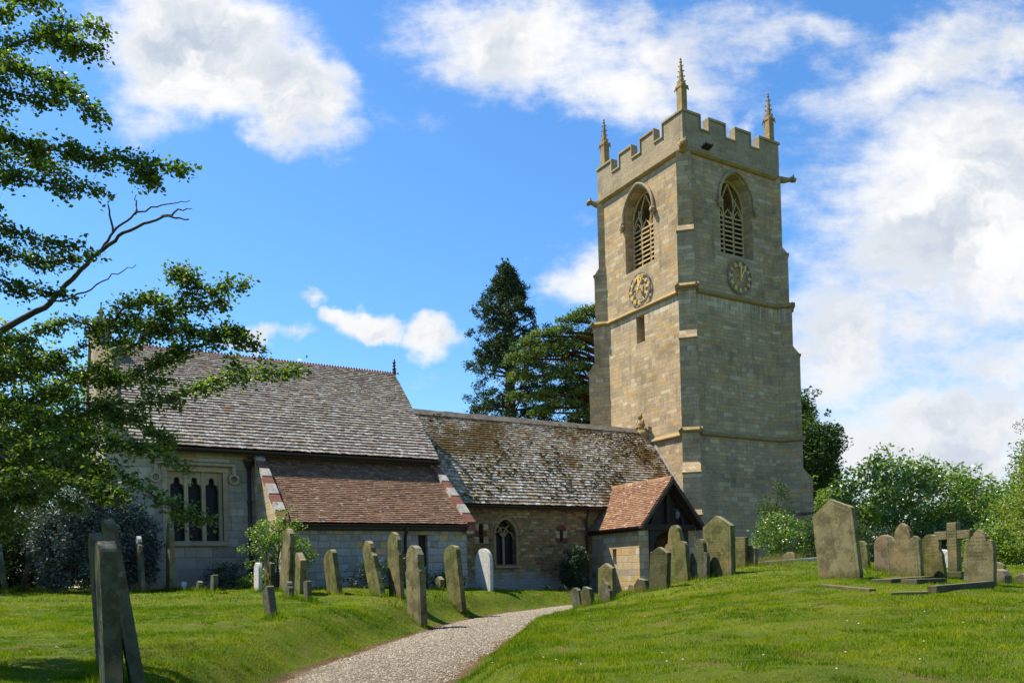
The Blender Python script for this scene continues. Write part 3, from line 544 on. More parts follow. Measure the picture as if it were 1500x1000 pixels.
inch = lambda x, y: ((y > -.35) & (x < -12.) & (x > -22)) | ((y > .25) & (x > -12.2) & (x < 0)) | ((x > -18) & (x < -12) & (y > -2.7)) | ((x > -5.2) & (x < -2) & (y > -2.6)) | ((x > -.5) & (y > -.5) & (x < 6.5))
kp = lambda x, y, b, s: (b > HW-.02+np.where(s > 0, .10, .05)+.3*rng.random(len(x))**2) & ~inch(x, y)
g1 = blades('grass', 560000, 5.0, 17, .014, .045, .0034, MT['l_blade'], .9, kp)
tag(g1, 'short mown grass of the churchyard lawn close to the camera', 'grass', kind='stuff')
g2 = blades('grass', 300000, 15, 38, .022, .06, .0075, MT['l_blade'], .8, kp)
tag(g2, 'mown grass around the farther gravestones and the church walls', 'grass', kind='stuff')
g3 = blades('dry_grass', 26000, 5.2, 24, .015, .05, .0035, MT['l_dry'], .9, lambda x, y, b, s: kp(x, y, b, s) & (wav(x*.55+3, y*.6) > .12) )
tag(g3, 'straw coloured dry clippings lying in streaks on the lawn', 'dry grass', kind='stuff')
# ---------------------------------------------------------------- the church
church = empty('church', (-8, 2.5, .5)); bpy.context.view_layer.update()
tag(church, 'old stone church with battlemented clock tower, lichened tile roofs and timber porch', 'church')
INV = Matrix.Translation((8, -2.5, -.5))
def sub(name, mb, mats, parent, **k):
    """mesh given in world coordinates, parented under a part of the church (all empties unrotated)"""
    o = mb.build(name, mats, parent, **k); o.matrix_parent_inverse = Matrix.Identity(4)
    p = parent; off = Vector((0, 0, 0))
    while p is not None: off += p.location; p = p.parent
    o.location = -off; return o
def part(name):
    o = empty(name, (0, 0, 0), church); o.location = (8, -2.5, -.5); return o   # world origin
tower, nave, chancel, vestry, porch = [part(n) for n in ("tower", "nave", "chancel", "vestry", "porch")]

def tile_slope(mb, O, U, V, ulen, vlen, e0, e1, w0, w1, t, skip=None, tilt=.02, rag=.03, overlap=1.55):
    """courses of separate slates: O eave corner, U along the eave, V up the slope"""
    O, U, V = Vector(O), Vector(U).normalized(), Vector(V).normalized(); Nn = U.cross(V).normalized()
    if Nn.z < 0: Nn = -Nn
    v = -.04; i = 0
    while v < vlen-.02:
        e = e0+(e1-e0)*v/vlen; u = -random.random()*w0
        while u < ulen:
            wd = random.uniform(w0, w1); ua, ub = max(u, -.02)+.004, min(u+wd, ulen+.02)-.004; u += wd
            if ub-ua < .04: continue
            uc = (ua+ub)/2
            if skip and skip(uc, v): continue
            dl = random.uniform(-rag, rag)*e*2; lift = random.uniform(0, .35)*t; rot = random.uniform(-.012, .012); ln = e*overlap
            tt = t*random.uniform(.8, 1.25); vt = min(v+ln, vlen+.02); sl = t*1.35+lift
            cs = []
            for (uu, vv_, hh) in [(ua, v+dl-rot, sl-tt+.012), (ub, v+dl+rot, sl-tt+.012+random.uniform(-.3, .3)*t), (ub, vt, -tt), (ua, vt, -tt)]:
                cs.append(O+U*uu+V*vv_+Nn*hh)
            tp = [c+Nn*tt for c in cs]
            mb.add([tuple(c) for c in cs+tp], [(0, 1, 5, 4), (4, 5, 6, 7), (1, 2, 6, 5), (3, 0, 4, 7)])
        v += e; i += 1

# ---- tower
W_ = 5.8; Z0 = -.6; ZS3, ZS2, ZS1, ZP = 6.58, 12.55, 18.37, 20.0
wall = MB(); wall.box(0, W_, 0, W_, Z0, ZS1)
def arch_pts(c, hw, z0, zs, za, n=8):
    """pointed arch outline in (h,z)"""
    pts = [(c-hw, z0), (c+hw, z0)]; rise = za-zs; Rr = (hw*hw+rise*rise)/(2*hw)
    a1 = math.atan2(rise, Rr-hw)
    for i in range(n+1): a = a1*i/n; pts.append((c+hw-Rr+Rr*math.cos(a), zs+Rr*math.sin(a)))
    for i in range(n-1, -1, -1): a = a1*i/n; pts.append((c-hw+Rr-Rr*math.cos(a), zs+Rr*math.sin(a)))
    return pts
def splay(mb, pts_out, pts_in, a, b, axis):
    n = len(pts_out); f = (lambda p, t: (t, p[0], p[1])) if axis == 'x' else (lambda p, t: (p[0], t, p[1]))
    mb.add([f(p, a) for p in pts_out]+[f(p, b) for p in pts_in], [tuple(range(n))[::-1], tuple(range(n, 2*n))]+[(i, (i+1) % n, n+(i+1) % n, n+i) for i in range(n)])
LY, RX = 2.92, 2.97
cL = MB(); splay(cL, arch_pts(LY, .97, 14.40, 16.75, 18.0), arch_pts(LY+.02, .90, 14.50, 16.75, 17.9), -.02, .45, 'x')
cR = MB(); splay(cR, arch_pts(3.0, .99, 14.40, 16.75, 18.0), arch_pts(RX, .90, 14.50, 16.75, 17.9), -.02, .45, 'y')
cL2 = MB(); cL2.prism(arch_pts(LY+.02, .895, 14.51, 16.75, 17.89), .4, 1.6, 'x'); cR2 = MB(); cR2.prism(arch_pts(RX, .895, 14.51, 16.75, 17.89), .4, 1.6, 'y')
cS = MB(); cS.box(-.1, .7, 2.72, 3.28, 11.1, 12.3)
tw = sub('wall', wall, MT['tower'], tower)
off = Vector(tw.location); tw.location = (0, 0, 0)
def cutw(o, *mbs):   # cut in world coordinates
    cut(o, *mbs)
_par = tw.parent; tw.parent = None; cutw(tw, cL, cR, cL2, cR2, cS); tw.parent = _par; tw.location = off
# parapet with battlements
pm = MB(); T_ = .28; cop = MB()
gapsX = [(.97, 1.50), (2.43, 3.06), (3.96, 4.55)]; gapsY = [(1.18, 1.77), (2.63, 3.28), (4.11, 4.72)]
ZM = 19.38
def crenel(gaps, mk, mkc):
    mk(0, W_, ZS1+.08, ZM); xs = [0]+[q for g_ in gaps for q in g_]+[W_]
    for i in range(0, len(xs), 2): mk(xs[i], xs[i+1], ZM, ZP-.05)
    for i in range(0, len(xs), 2):
        mkc(xs[i]-(.05 if i else 0), xs[i+1]+(.05 if i < len(xs)-2 else 0), ZP-.05, ZP+.05)
    for g0, g1 in gaps:
        mkc(g0, g1, ZM, ZM+.08)
        for gx, s_q in ((g0, -1), (g1, 1)):   # moulding returns down the merlon sides
            a_, b_ = sorted((gx-.0*s_q, gx-.05*s_q*-1)); mkc(min(gx, gx+.055*s_q*-1), max(gx, gx+.055*s_q*-1), ZM+.08, ZP-.05)
crenel(gapsX, lambda a, b, z0, z1: pm.box(a, b, .0, T_, z0, z1), lambda a, b, z0, z1: cop.box(a, b, -.055, T_+.03, z0, z1))
crenel(gapsX, lambda a, b, z0, z1: pm.box(a, b, W_-T_, W_, z0, z1), lambda a, b, z0, z1: cop.box(a, b, W_-T_-.03, W_+.055, z0, z1))
crenel(gapsY, lambda a, b, z0, z1: pm.box(0.002, T_, max(a, T_+.002), min(b, W_-T_-.002), z0, z1), lambda a, b, z0, z1: cop.box(-.055, T_+.03, max(a, .32), min(b, W_-.32), z0, z1))
crenel(gapsY, lambda a, b, z0, z1: pm.box(W_-T_, W_-.002, max(a, T_+.002), min(b, W_-T_-.002), z0, z1), lambda a, b, z0, z1: cop.box(W_-T_-.03, W_+.055, max(a, .32), min(b, W_-.32), z0, z1))
for a in (-.055, ): cop.box(-.055, -.002, -.055, .32, ZP-.05, ZP+.048); cop.box(-.055, -.002, W_-.32, W_+.05, ZP-.05, ZP+.048); cop.box(W_+.002, W_+.055, -.055, .32, ZP-.05, ZP+.048); cop.box(W_+.002, W_+.055, W_-.32, W_+.05, ZP-.05, ZP+.048)
pm.box(T_+.01, W_-T_-.01, T_+.01, W_-T_-.01, ZS1-.02, ZS1+.15)
sub('battlement', pm, MT['parapet'], tower); sub('coping', cop, MT['dress'], tower, bevel=.012)
# diagonal buttresses in weathered stages
s2 = math.sqrt(.5)
for cx, cy, sx, sy in [(0, 0, -1, -1), (W_, 0, 1, -1), (0, W_, -1, 1), (W_, W_, 1, 1)]:
    bm_ = MB(); D = Vector((sx*s2, sy*s2, 0)); E = Vector((-sy*s2, sx*s2, 0))
    bm_.M = Matrix(((D.x, E.x, 0, cx), (D.y, E.y, 0, cy), (0, 0, 1, 0), (0, 0, 0, 1)))
    st_ = [(Z0, 3.2, 1.16, .36), (3.2, 5.0, 1.0, .36), (5.0, 10.5, .62, .355), (10.5, 12.5, .34, .35), (12.5, 15.0, .24, .345), (15.0, ZS1-.05, .02, .30)]
    for i, (z0, z1, p_, hw) in enumerate(st_):
        nxt = st_[i+1][2] if i+1 < len(st_) else p_
        sh = min((p_-nxt)*1.35, .45) if i != len(st_)-1 else 0
        nz = z1-sh*.3
        prof = [(-.75, z0), (p_, z0), (p_, nz-.02), (nxt-.004, z1+sh*.7), (-.75, z1+sh*.7)]
        bm_.prism(prof, -hw, hw, 'y')
        bm_.mat = 1
        if 0 < i < 5 or i == 0:
            bm_.prism([(p_-.10, nz-.07), (p_+.05, nz-.07), (p_+.05, nz-.015), (p_-.10, nz+.04)], -hw-.03, hw+.03, 'y')
        bm_.mat = 0
    sub('buttress', bm_, [MT['tower'], MT['string']], tower)
# string courses, running round walls and buttresses
def string(z, t, e, drop=.1, bz=None):
    mb = MB(); pr = lambda s: [(0, z-drop), (s*.55, z-drop*.75), (s, z-.02), (s, z+.02), (0, z+t)]
    def run(p0, p1, n):
        p0, p1, n = Vector(p0), Vector(p1), Vector(n)
        vs = []
        for q in (p0, p1):
            for (o_, zz) in pr(e): vs.append((q.x+n.x*o_, q.y+n.y*o_, zz))
        k = 5; mb.add(vs, [(0, 1, 2, 3, 4), (9, 8, 7, 6, 5)]+[(i, (i+1) % k, k+(i+1) % k, k+i) for i in range(k)])
    run((-e, 0, 0), (W_+e, 0, 0), (0, -1, 0)); run((0, -e, 0), (0, W_+e, 0), (-1, 0, 0)); run((W_, -e, 0), (W_, W_+e, 0), (1, 0, 0)); run((-e, W_, 0), (W_+e, W_, 0), (0, 1, 0))
    if bz:
        p_, hw = bz
        for cx, cy, sx, sy in [(0, 0, -1, -1), (W_, 0, 1, -1), (0, W_, -1, 1), (W_, W_, 1, 1)]:
            D = Vector((sx*s2, sy*s2, 0)); E = Vector((-sy*s2, sx*s2, 0)); c = Vector((cx, cy, 0))
            run(c+D*p_-E*(hw+e), c+D*p_+E*(hw+e), D); run(c-D*.5+E*hw, c+D*(p_+e)+E*hw, E); run(c-D*.5-E*hw, c+D*(p_+e)-E*hw, -E)
    sub('string_course', mb, MT['string'], tower)
string(ZS3, .16, .12, .08, (.62, .355)); string(ZS2, .15, .13, .09, (.34, .35)); string(ZS1, .12, .16, .12)
# belfry windows
def belfry(c, hw, ax, hc, hhw):
    f = (lambda h, d, z: (d, h, z)) if ax == 'x' else (lambda h, d, z: (h, d, z))
    fr = MB(); tp = lambda pts, r, n=6: fr.tube([f(*p) for p in pts], r, n)
    zs, za = 16.75, 17.86
    D0 = .46
    for k in (-1, 1):
        m_ = c+k*hw/3
        tp([(m_, D0, 14.5), (m_, D0, 16.55)], .048); tp([(m_, D0, 16.55), (m_+k*.03, D0, 16.9), (m_-k*.02, D0, 17.25), (c, D0, za-.1)], .042)
        tp([(m_, D0, 16.5), (m_+k*.2, D0, 16.98), (c+k*hw*.55, D0, 17.2)], .036)
        tp([(c+k*hw, D0, 16.35), (c+k*hw*.8, D0, 16.75), (m_+k*.03, D0, 17.15)], .034)
    for k in (-1, 0, 1):
        m_ = c+k*hw*.667
        tp([(m_-.27, D0, 16.2), (m_-.18, D0, 16.46), (m_, D0, 16.64), (m_+.18, D0, 16.46), (m_+.27, D0, 16.2)], .034)
    pts = arch_pts(c, hw, 14.5, zs, za); tp([(p[0], D0, p[1]) for p in pts[1:]]+[(pts[0][0], D0, pts[0][1])], .05)
    fr.mat = 1
    for i in range(9):
        z = 14.66+i*.205
        for k in (-1, 0, 1):
            m_ = c+k*hw*.667; a_, b_ = m_-hw/3+.03, m_+hw/3-.03
            P8 = [f(a_, D0-.06, z-.07), f(b_, D0-.06, z-.07), f(b_, D0-.06, z), f(a_, D0-.06, z), f(a_, D0+.16, z+.09), f(b_, D0+.16, z+.09), f(b_, D0+.16, z+.13), f(a_, D0+.16, z+.13)]
            fr.add(P8, [(0,1,2,3), (4,7,6,5), (0,3,7,4), (1,5,6,2), (3,2,6,7), (0,4,5,1)])
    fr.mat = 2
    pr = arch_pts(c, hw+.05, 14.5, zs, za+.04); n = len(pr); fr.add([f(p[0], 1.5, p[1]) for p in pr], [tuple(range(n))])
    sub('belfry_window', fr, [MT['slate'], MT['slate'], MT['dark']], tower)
    hd = MB(); pts = arch_pts(hc, hhw+.1, 16.6, 16.75, 18.12)[2:]
    hd.tube([f(pts[0][0], -.05, 16.62)]+[f(p[0], -.05, p[1]) for p in pts]+[f(pts[-1][0], -.05, 16.62)], .075, 6)
    for k in (-1, 1): q = f(hc+k*(hhw+.13), -.12, 16.55); hd.blob(q, (.13, .13, .17), 2, .25); hd.blob((q[0], q[1], q[2]-.17), (.07, .07, .09), 1, .2)
    sub('hood_mould', hd, MT['dress'], tower)
belfry(LY+.02, .88, 'x', LY, .93); belfry(RX, .88, 'y', 3.0, .95)
# clocks: skeleton dial, roman numerals, five past twelve
def clock(ax, c, z, gold_only):
    mb = MB(); R_ = .70
    f = (lambda h, d, zz: (d, c-h, z+zz)) if ax == 'x' else (lambda h, d, zz: (c+h, d, z+zz))
    dp = lambda t: -.05-t
    def ring(r0, r1, d0, d1, n=48):
        vs = []; 
        for k in range(n):
            a_ = 2*math.pi*k/n
            for r_, d_ in ((r0, d0), (r1, d0), (r1, d1), (r0, d1)): vs.append(f(r_*math.sin(a_), dp(d_), r_*math.cos(a_)))
        mb.add(vs, [(k*4+j, k*4+(j+1) % 4, ((k+1) % n)*4+(j+1) % 4, ((k+1) % n)*4+j) for k in range(n) for j in range(4)])
    mb.mat = 0; ring(R_-.015, R_+.03, 0, .05); ring(R_*.61, R_*.632, 0, .03)
    mb.mat = 1
    def bar(p, q, wd, t0=.05, t1=.075):
        p, q = Vector((*p, 0)), Vector((*q, 0)); d = (q-p).normalized(); n_ = Vector((-d.y, d.x, 0))*wd/2
        cs = [p-n_, p+n_, q+n_, q-n_]; mb.add([f(k.x, dp(t0), k.y) for k in cs]+[f(k.x, dp(t1), k.y) for k in cs], [(0,1,2,3), (7,6,5,4), (0,4,5,1), (1,5,6,2), (2,6,7,3), (3,7,4,0)])
    NUM = ['XII', 'I', 'II', 'III', 'IV', 'V', 'VI', 'VII', 'VIII', 'IX', 'X', 'XI']
    for i, s in enumerate(NUM):
        a_ = 2*math.pi*i/12; er = Vector((math.sin(a_), math.cos(a_))); et = Vector((math.cos(a_), -math.sin(a_)))
        wds = {'I': .04, 'V': .085, 'X': .085}; tot = sum(wds[ch] for ch in s); x = -tot/2; r0, r1 = R_*.67, R_*.93
        for ch in s:
            w_ = wds[ch]; xa, xb, xm = x+.010, x+w_-.010, x+w_/2
            Pn = lambda xx, rr_: tuple(er*rr_+et*xx)
            if ch == 'I': bar(Pn(xm, r0), Pn(xm, r1), .026)
            if ch == 'V': bar(Pn(xm, r0), Pn(xa, r1), .024); bar(Pn(xm, r0), Pn(xb, r1), .018, .052, .078)
            if ch == 'X': bar(Pn(xa, r0), Pn(xb, r1), .024); bar(Pn(xb, r0), Pn(xa, r1), .018, .052, .078)
            x += w_
    def hand(a_, L, wd, t):
        er = Vector((math.sin(a_), math.cos(a_))); et = Vector((math.cos(a_), -math.sin(a_)))
        vs = []; 
        for (l, w_) in ((-.16, wd*.9), (0, wd*.55), (L*.55, wd*.9), (L*.78, wd*1.25), (L, .004)):
            for s_ in (-1, 1):
                for tt in (t, t+.018): q = er*l+et*(w_*s_/2); vs.append(f(q.x, dp(tt), q.y))
        fs = [(0, 2, 3, 1)]+[g for k in range(4) for g in ((k*4, k*4+4, k*4+6, k*4+2), (k*4+1, k*4+3, k*4+7, k*4+5), (k*4, k*4+1, k*4+5, k*4+4), (k*4+2, k*4+6, k*4+7, k*4+3))]+[(16, 17, 19, 18)]
        mb.add(vs, fs)
    hand(R(3), .50, .075, .10); hand(R(30), .62, .055, .13)
    vs = [(.055*math.cos(k), .055*math.sin(k)) for k in np.linspace(0, 2*math.pi, 13)[:-1]]
    mb.add([f(a_, dp(.0), b_) for a_, b_ in vs]+[f(a_, dp(.16), b_) for a_, b_ in vs], [tuple(range(12)), tuple(range(12, 24))[::-1]]+[(k, (k+1) % 12, 12+(k+1) % 12, 12+k) for k in range(12)])
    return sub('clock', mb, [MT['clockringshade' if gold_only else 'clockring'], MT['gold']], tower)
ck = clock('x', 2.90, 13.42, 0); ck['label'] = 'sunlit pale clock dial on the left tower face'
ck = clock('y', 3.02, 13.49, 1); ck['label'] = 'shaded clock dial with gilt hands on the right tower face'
# pinnacles
def pinnacle(x, y):
    mb = MB(); s = .15
    mb.box(x-s, x+s, y-s, y+s, ZP+.05, 21.16); mb.box(x-s-.03, x+s+.03, y-s-.03, y+s+.03, ZP+.03, ZP+.10)
    for k in range(4):
        mb.M = Matrix.Translation((x, y, 0)) @ Matrix.Rotation(k*math.pi/2, 4, 'Z')
        mb.prism([(-s-.015, 21.10), (s+.015, 21.10), (0, 21.38)], -s-.025, -s+.04, 'y')
        mb.blob((-s-.01, -s-.01, 21.12), (.055, .055, .10), 1, .3); mb.blob((-s-.045, -s-.045, 21.02), (.03, .03, .07), 1, .3)
        for i in range(4):
            t = .12+i*.22; r_ = .10*(1-t)+.04; mb.blob((-r_*.75-.014, -r_*.75-.014, 21.25+t*1.0), (.042-.004*i, .042-.004*i, .035), 1, .3)
    mb.M = Matrix.Identity(4)
    mb.lathe((x, y, 0), [(.16, 21.15), (.12, 21.35), (.045, 22.12), (.03, 22.15), (.065, 22.2), (.03, 22.25), (.045, 22.31), (.012, 22.38)], 8)
    sub('pinnacle', mb, MT['string'], tower)
for x, y in ((.27, .27), (W_-.27, .27), (.27, W_-.27), (W_-.27, W_-.27)): pinnacle(x, y)
# carved water spouts under the parapet
def gargoyle(x, y, dx, dy, L, s=1.):
    mb = MB(); d = Vector((dx, dy, 0)).normalized(); p = Vector((x, y, ZS1))
    mb.tube([p-d*.1, p+d*L*.35+Vector((0, 0, .02)), p+d*L*.7+Vector((0, 0, .06)), p+d*L*.9+Vector((0, 0, .1))], [.16*s, .14*s, .10*s, .09*s], 8)
    mb.blob(tuple(p+d*L+Vector((0, 0, .10))), (.14*s, .14*s, .12*s), 2, .3); mb.blob(tuple(p+d*(L+.1*s)+Vector((0, 0, .03))), (.07*s, .07*s, .05*s), 1, .3)
    for k in (-1, 1): e = Vector((-d.y, d.x, 0))*k*.08*s; mb.blob(tuple(p+d*(L-.04)+e+Vector((0, 0, .22*s))), (.035, .035, .07), 1, .2)
    sub('gargoyle', mb, MT['string'], tower, smooth=True)
gargoyle(0, 0, -1, -1, .22, 1.5); gargoyle(W_, 0, 1, -.25, .72); gargoyle(0, W_, -1, .6, .4, 1.1)
mb = MB(); mb.M = Matrix.Translation((1.25, 0, 18.66)) @ Matrix.Rotation(R(-14), 4, 'X'); mb.box(-.2, .2, -.30, .02, -.03, .03); mb.box(-.2, -.16, -.30, 0, .03, .07); mb.box(.16, .2, -.30, 0, .03, .07)
sub('water_spout', mb, MT['iron'], tower, bevel=.01)
# carved seated figure above the nave roof
mb = MB(); X0, Y0 = -.28, 2.85
mb.box(X0-.2, X0+.28, Y0-.24, Y0+.24, 6.75, 7.12); mb.box(X0-.14, X0+.2, Y0-.18, Y0+.18, 7.12, 7.2)
mb.blob((X0, Y0, 7.36), (.17, .19, .24), 2, .12); mb.blob((X0-.02, Y0, 7.72), (.11, .11, .14), 2, .12); mb.blob((X0-.1, Y0-.1, 7.25), (.13, .07, .08), 2, .1); mb.blob((X0-.1, Y0+.1, 7.25), (.13, .07, .08), 2, .1)
mb.blob((X0-.03, Y0-.19, 7.45), (.06, .06, .16), 2, .1); mb.blob((X0-.03, Y0+.19, 7.45), (.06, .06, .16), 2, .1); mb.blob((X0-.12, Y0, 7.7), (.04, .035, .04), 1, .1)
for k in (-1, 1): mb.blob((X0, Y0+k*.08, 7.86), (.03, .03, .07), 1, .1)
sub('carved_figure', mb, MT['string'], tower, smooth=True)

# ---- window helper for nave / chancel walls facing -Y (or -X)
# ---- nave
wm = MB(); wm.prism([(.3, -.6), (5.5, -.6), (5.5, 3.55), (2.9, 6.95), (.3, 3.55)], -12.12, -.004, 'x')
nw = wm.build('wall', [MT['nave'], MT['dark']], None)
c1 = MB(); c1.prism(arch_pts(-8.88, .44, 1.28, 2.35, 2.92), .2, .75, 'y')
c2 = MB(); c2.prism([(-10.0, 2.06), (-9.82, 2.06), (-9.82, 2.66)]+[(-9.91+.09*math.cos(a), 2.66+.09*math.sin(a)) for a in np.linspace(.3, 2.84, 5)]+[(-10.0, 2.66)], .2, .8, 'y')
c3 = MB(); c3.prism([(-6.53, 2.1), (-6.38, 2.1), (-6.38, 2.5)]+[(-6.455+.075*math.cos(a), 2.5+.075*math.sin(a)) for a in np.linspace(.3, 2.84, 5)]+[(-6.53, 2.5)], .2, .8, 'y')
cut(nw, c1, c2, c3); nw.parent = nave
def rehome(o, parent):
    o.parent = parent; p = parent; off = Vector((0, 0, 0))
    while p is not None: off += p.location; p = p.parent
    o.location = -off
rehome(nw, nave)
mb = MB(); pts = arch_pts(-8.88, .46, 1.28, 2.35, 2.94)
n = len(pts); mb.mat = 1; mb.add([(p[0], .62, p[1]) for p in pts], [tuple(range(n))]); mb.mat = 0
mb.tube([(-8.88, .52, 1.28), (-8.88, .52, 2.3)], .045, 6)
for k in (-1, 1):
    mb.tube([(-8.88, .52, 2.25), (-8.88+k*.06, .52, 2.5), (-8.88+k*.24, .52, 2.72)], .035, 6); mb.tube([(-8.88+k*.44, .52, 2.2), (-8.88+k*.36, .52, 2.42), (-8.88+k*.2, .52, 2.5), (-8.88+k*.04, .52, 2.3)], .03, 6)
    mb.tube([(-8.88+k*.2, .52, 2.5), (-8.88+k*.1, .52, 2.62), (-8.88, .52, 2.62)], .03, 6)
fp = arch_pts(-8.88, .47, 1.26, 2.35, 2.96); mb.tube([(p[0], .33, p[1]) for p in fp[1:]]+[(fp[0][0], .33, fp[0][1])], .05, 6)
mb.prism([(.2, 1.16), (.55, 1.16), (.55, 1.28), (.2, 1.22)], -9.42, -8.34, 'x')
fp = arch_pts(-8.88, .62, 2.0, 2.35, 3.12)[2:]; mb.tube([(p[0], .29, p[1]) for p in fp], .035, 6)
sub('window', mb, [MT['string'], MT['glass']], nave)['label'] = 'pointed two-light window with leaded panes'
for xc, z0, z1, hw_, red in ((-9.91, 2.04, 2.75, .09, 0), (-6.455, 2.08, 2.58, .075, 1)):
    mb = MB(); mb.mat = 1; mb.box(xc-hw_-.02, xc+hw_+.02, .6, .62, z0-.05, z1+.05); mb.mat = 0
    for k in (-1, 1):
        for i in range(3):
            mb.mat = 2 if i == (1 if not red else 0) else 0; h_ = (z1-z0)/3; a_, b_ = sorted((xc+k*(hw_+.002), xc+k*(hw_+(.20 if i != 1 else .15))))
            mb.box(a_, b_, .285+.004*i, .4, z0+h_*i+.004, z0+h_*(i+1)-.004)
    if red:
        for i in range(7):
            a0, a1 = math.pi*i/7+.02, math.pi*(i+1)/7-.02; r0, r1 = .10, .235; mb.mat = 2
            mb.prism([(xc+r0*math.cos(a0), 2.5+r0*math.sin(a0)), (xc+r1*math.cos(a0), 2.5+r1*math.sin(a0)), (xc+r1*math.cos(a1), 2.5+r1*math.sin(a1)), (xc+r0*math.cos(a1), 2.5+r0*math.sin(a1))], .275, .4, 'y')
    sub('slit_window', mb, [MT['porchwall'], MT['glass'], MT['brickred']], nave)['label'] = 'narrow round-headed slit under a red stone arch' if red else 'narrow slit with red stone blocks beside it'
def roof_slopes(parent, name, x0, x1, yr, zr, ye, ze, tile_mat, e0, e1, w0, w1, t, under, far=True, skip=None):
    mb = MB(); Vv = (0, yr-ye, zr-ze); vl = math.hypot(yr-ye, zr-ze)
    mb.mat = 0; tile_slope(mb, (x0, ye, ze), (1, 0, 0), Vv, x1-x0, vl, e0, e1, w0, w1, t, skip)
    if far: tile_slope(mb, (x0, 2*yr-ye, ze), (1, 0, 0), (0, -(yr-ye), zr-ze), x1-x0, vl, .3, .3, .5, .6, t)
    mb.mat = 1; yf = 2*yr-ye if far else yr; n_ = Vector((0, -(zr-ze), yr-ye)).normalized()*.035
    if far: mb.prism([(ye, ze-.06), (yr, zr-.06), (yf, ze-.06), (yf-.05, ze-.16), (yr, zr-.2), (ye+.05, ze-.16)], x0+.01, x1-.01, 'x')
    else: mb.prism([(ye, ze-.045), (yr, zr-.045), (yr, zr-.16), (ye+.04, ze-.14)], x0+.01, x1-.01, 'x')
    return sub(name, mb, [tile_mat, under], parent)
roof_slopes(nave, 'roof', -12.0, -.02, 2.92, 7.14, .08, 3.45, MT['mossytile'], .165, .105, .11, .24, .026, MT['dark'])
mb = MB(); x = -11.9
while x < -.1: l = random.uniform(.4, .55); mb.prism([(2.72, 6.99), (2.92, 7.22+random.uniform(-.01, .012)), (3.12, 6.99), (3.06, 6.96), (2.92, 7.1), (2.78, 6.96)], x+.006, min(x+l, -.02), 'x'); x += l
sub('ridge', mb, MT['ridgestone'], nave)
# lead flashing against the tower
mb = MB(); Vd = Vector((0, 2.84, 3.69)).normalized(); 
mb.prism([(.12, 3.56), (2.92, 7.23), (2.92, 7.43), (.12, 3.78)], -.05, -.004, 'x'); sub('flashing', mb, MT['coping'], nave)
def gutter(x0, x1, y, z, parent, r=.07):
    mb = MB(); pr = [(y+r*math.cos(a), z+r*math.sin(a)) for a in np.linspace(math.pi, 2*math.pi, 8)]+[(y+r*.85*math.cos(a), z+r*.85*math.sin(a)) for a in np.linspace(2*math.pi, math.pi, 8)]
    mb.prism(pr, x0, x1, 'x'); mb.box(x0, x1, y+r+.004, y+r+.035, z-.12, z+.02); sub('gutter', mb, MT['iron'], parent)
def pipe(pts, r, parent, hop=None, bands=()):
    mb = MB(); mb.tube(pts, r, 10)
    if hop: mb.add(*_hop(hop))
    for z in bands: mb.lathe((pts[-1][0], pts[-1][1], z), [(r, 0), (r*1.5, .01), (r*1.5, .06), (r, .07)], 10)
    sub('downpipe', mb, MT['iron'], parent, smooth=True)
def _hop(h):
    x, y, z = h; a, b = .14, .06; vs = [(x-a, y-.1, z), (x+a, y-.1, z), (x+a, y+.1, z), (x-a, y+.1, z), (x-b, y-.05, z-.25), (x+b, y-.05, z-.25), (x+b, y+.05, z-.25), (x-b, y+.05, z-.25), (x-a-.02, y-.12, z+.05), (x+a+.02, y-.12, z+.05), (x+a+.02, y+.1, z+.05), (x-a-.02, y+.1, z+.05)]
    return vs, [(0,4,5,1), (1,5,6,2), (2,6,7,3), (3,7,4,0), (4,7,6,5), (8,0,1,9), (9,1,2,10), (10,2,3,11), (11,3,0,8), (8,9,10,11)]
gutter(-12.0, -4.6, .02, 3.38, nave); 
pipe([(-5.28, .03, 3.34), (-5.32, .12, 3.15), (-5.34, .2, 2.95), (-5.34, .2, .1)], .045, nave, None, (2.3, 1.2))
# moss tufts on the nave tiles
mb = MB(); Vv = Vector((0, 2.84, 3.69)); vl = Vv.length; Vn = Vv.normalized(); Nn = Vector((0, -3.69, 2.84)).normalized()
k = 0
while k < 2600:
    u, v = random.uniform(-11.9, -.1), random.uniform(.1, vl-.1); p = Vector((u, .08, 3.45))+Vn*v
    f = mnoise.fractal(p*.55+Vector((5, 2, 9)), 1, 2, 4)+ .25*mnoise.noise(p*3)
    k += 1
    if f < .02+random.random()*.25: continue
    r_ = random.uniform(.02, .055); c = p+Nn*.035; mb.blob(tuple(c), (r_*1.4, r_, r_*.75), 1, .3)
sub('moss', mb, MT['moss'], nave, recalc=False)['kind'] = 'stuff'

# ---- chancel
wm = MB(); wm.prism([(-.3, -.6), (6.1, -.6), (6.1, 4.72), (2.9, 8.2), (-.3, 4.72)], -21.6, -12.14, 'x')
cw = wm.build('wall', [MT['chancel']], None)
cc = MB(); cc.box(-20.38, -18.86, -.5, .25, 2.10, 4.12); cut(cw, cc); rehome(cw, chancel)
mb = MB()   # east gable wall with raised coping, kneelers and a stump of the gable cross
mb.prism([(-.36, -.6), (6.16, -.6), (6.16, 4.9), (2.9, 8.62), (-.36, 4.9)], -21.95, -21.56, 'x'); sub('gable_wall', mb, MT['chancel'], chancel)
mb = MB()
for s_ in (-1, 1):
    y0_, y1_ = 2.9+s_*3.3, 2.9
    mb.prism([(y0_, 4.88), (y1_, 8.62), (y1_, 8.82), (y0_, 5.08)], -22.02, -21.48, 'x')
mb.box(-22.02, -21.5, -.62, -.28, 4.95, 5.62); mb.box(-22.02, -21.5, 6.1, 6.4, 4.95, 5.6)
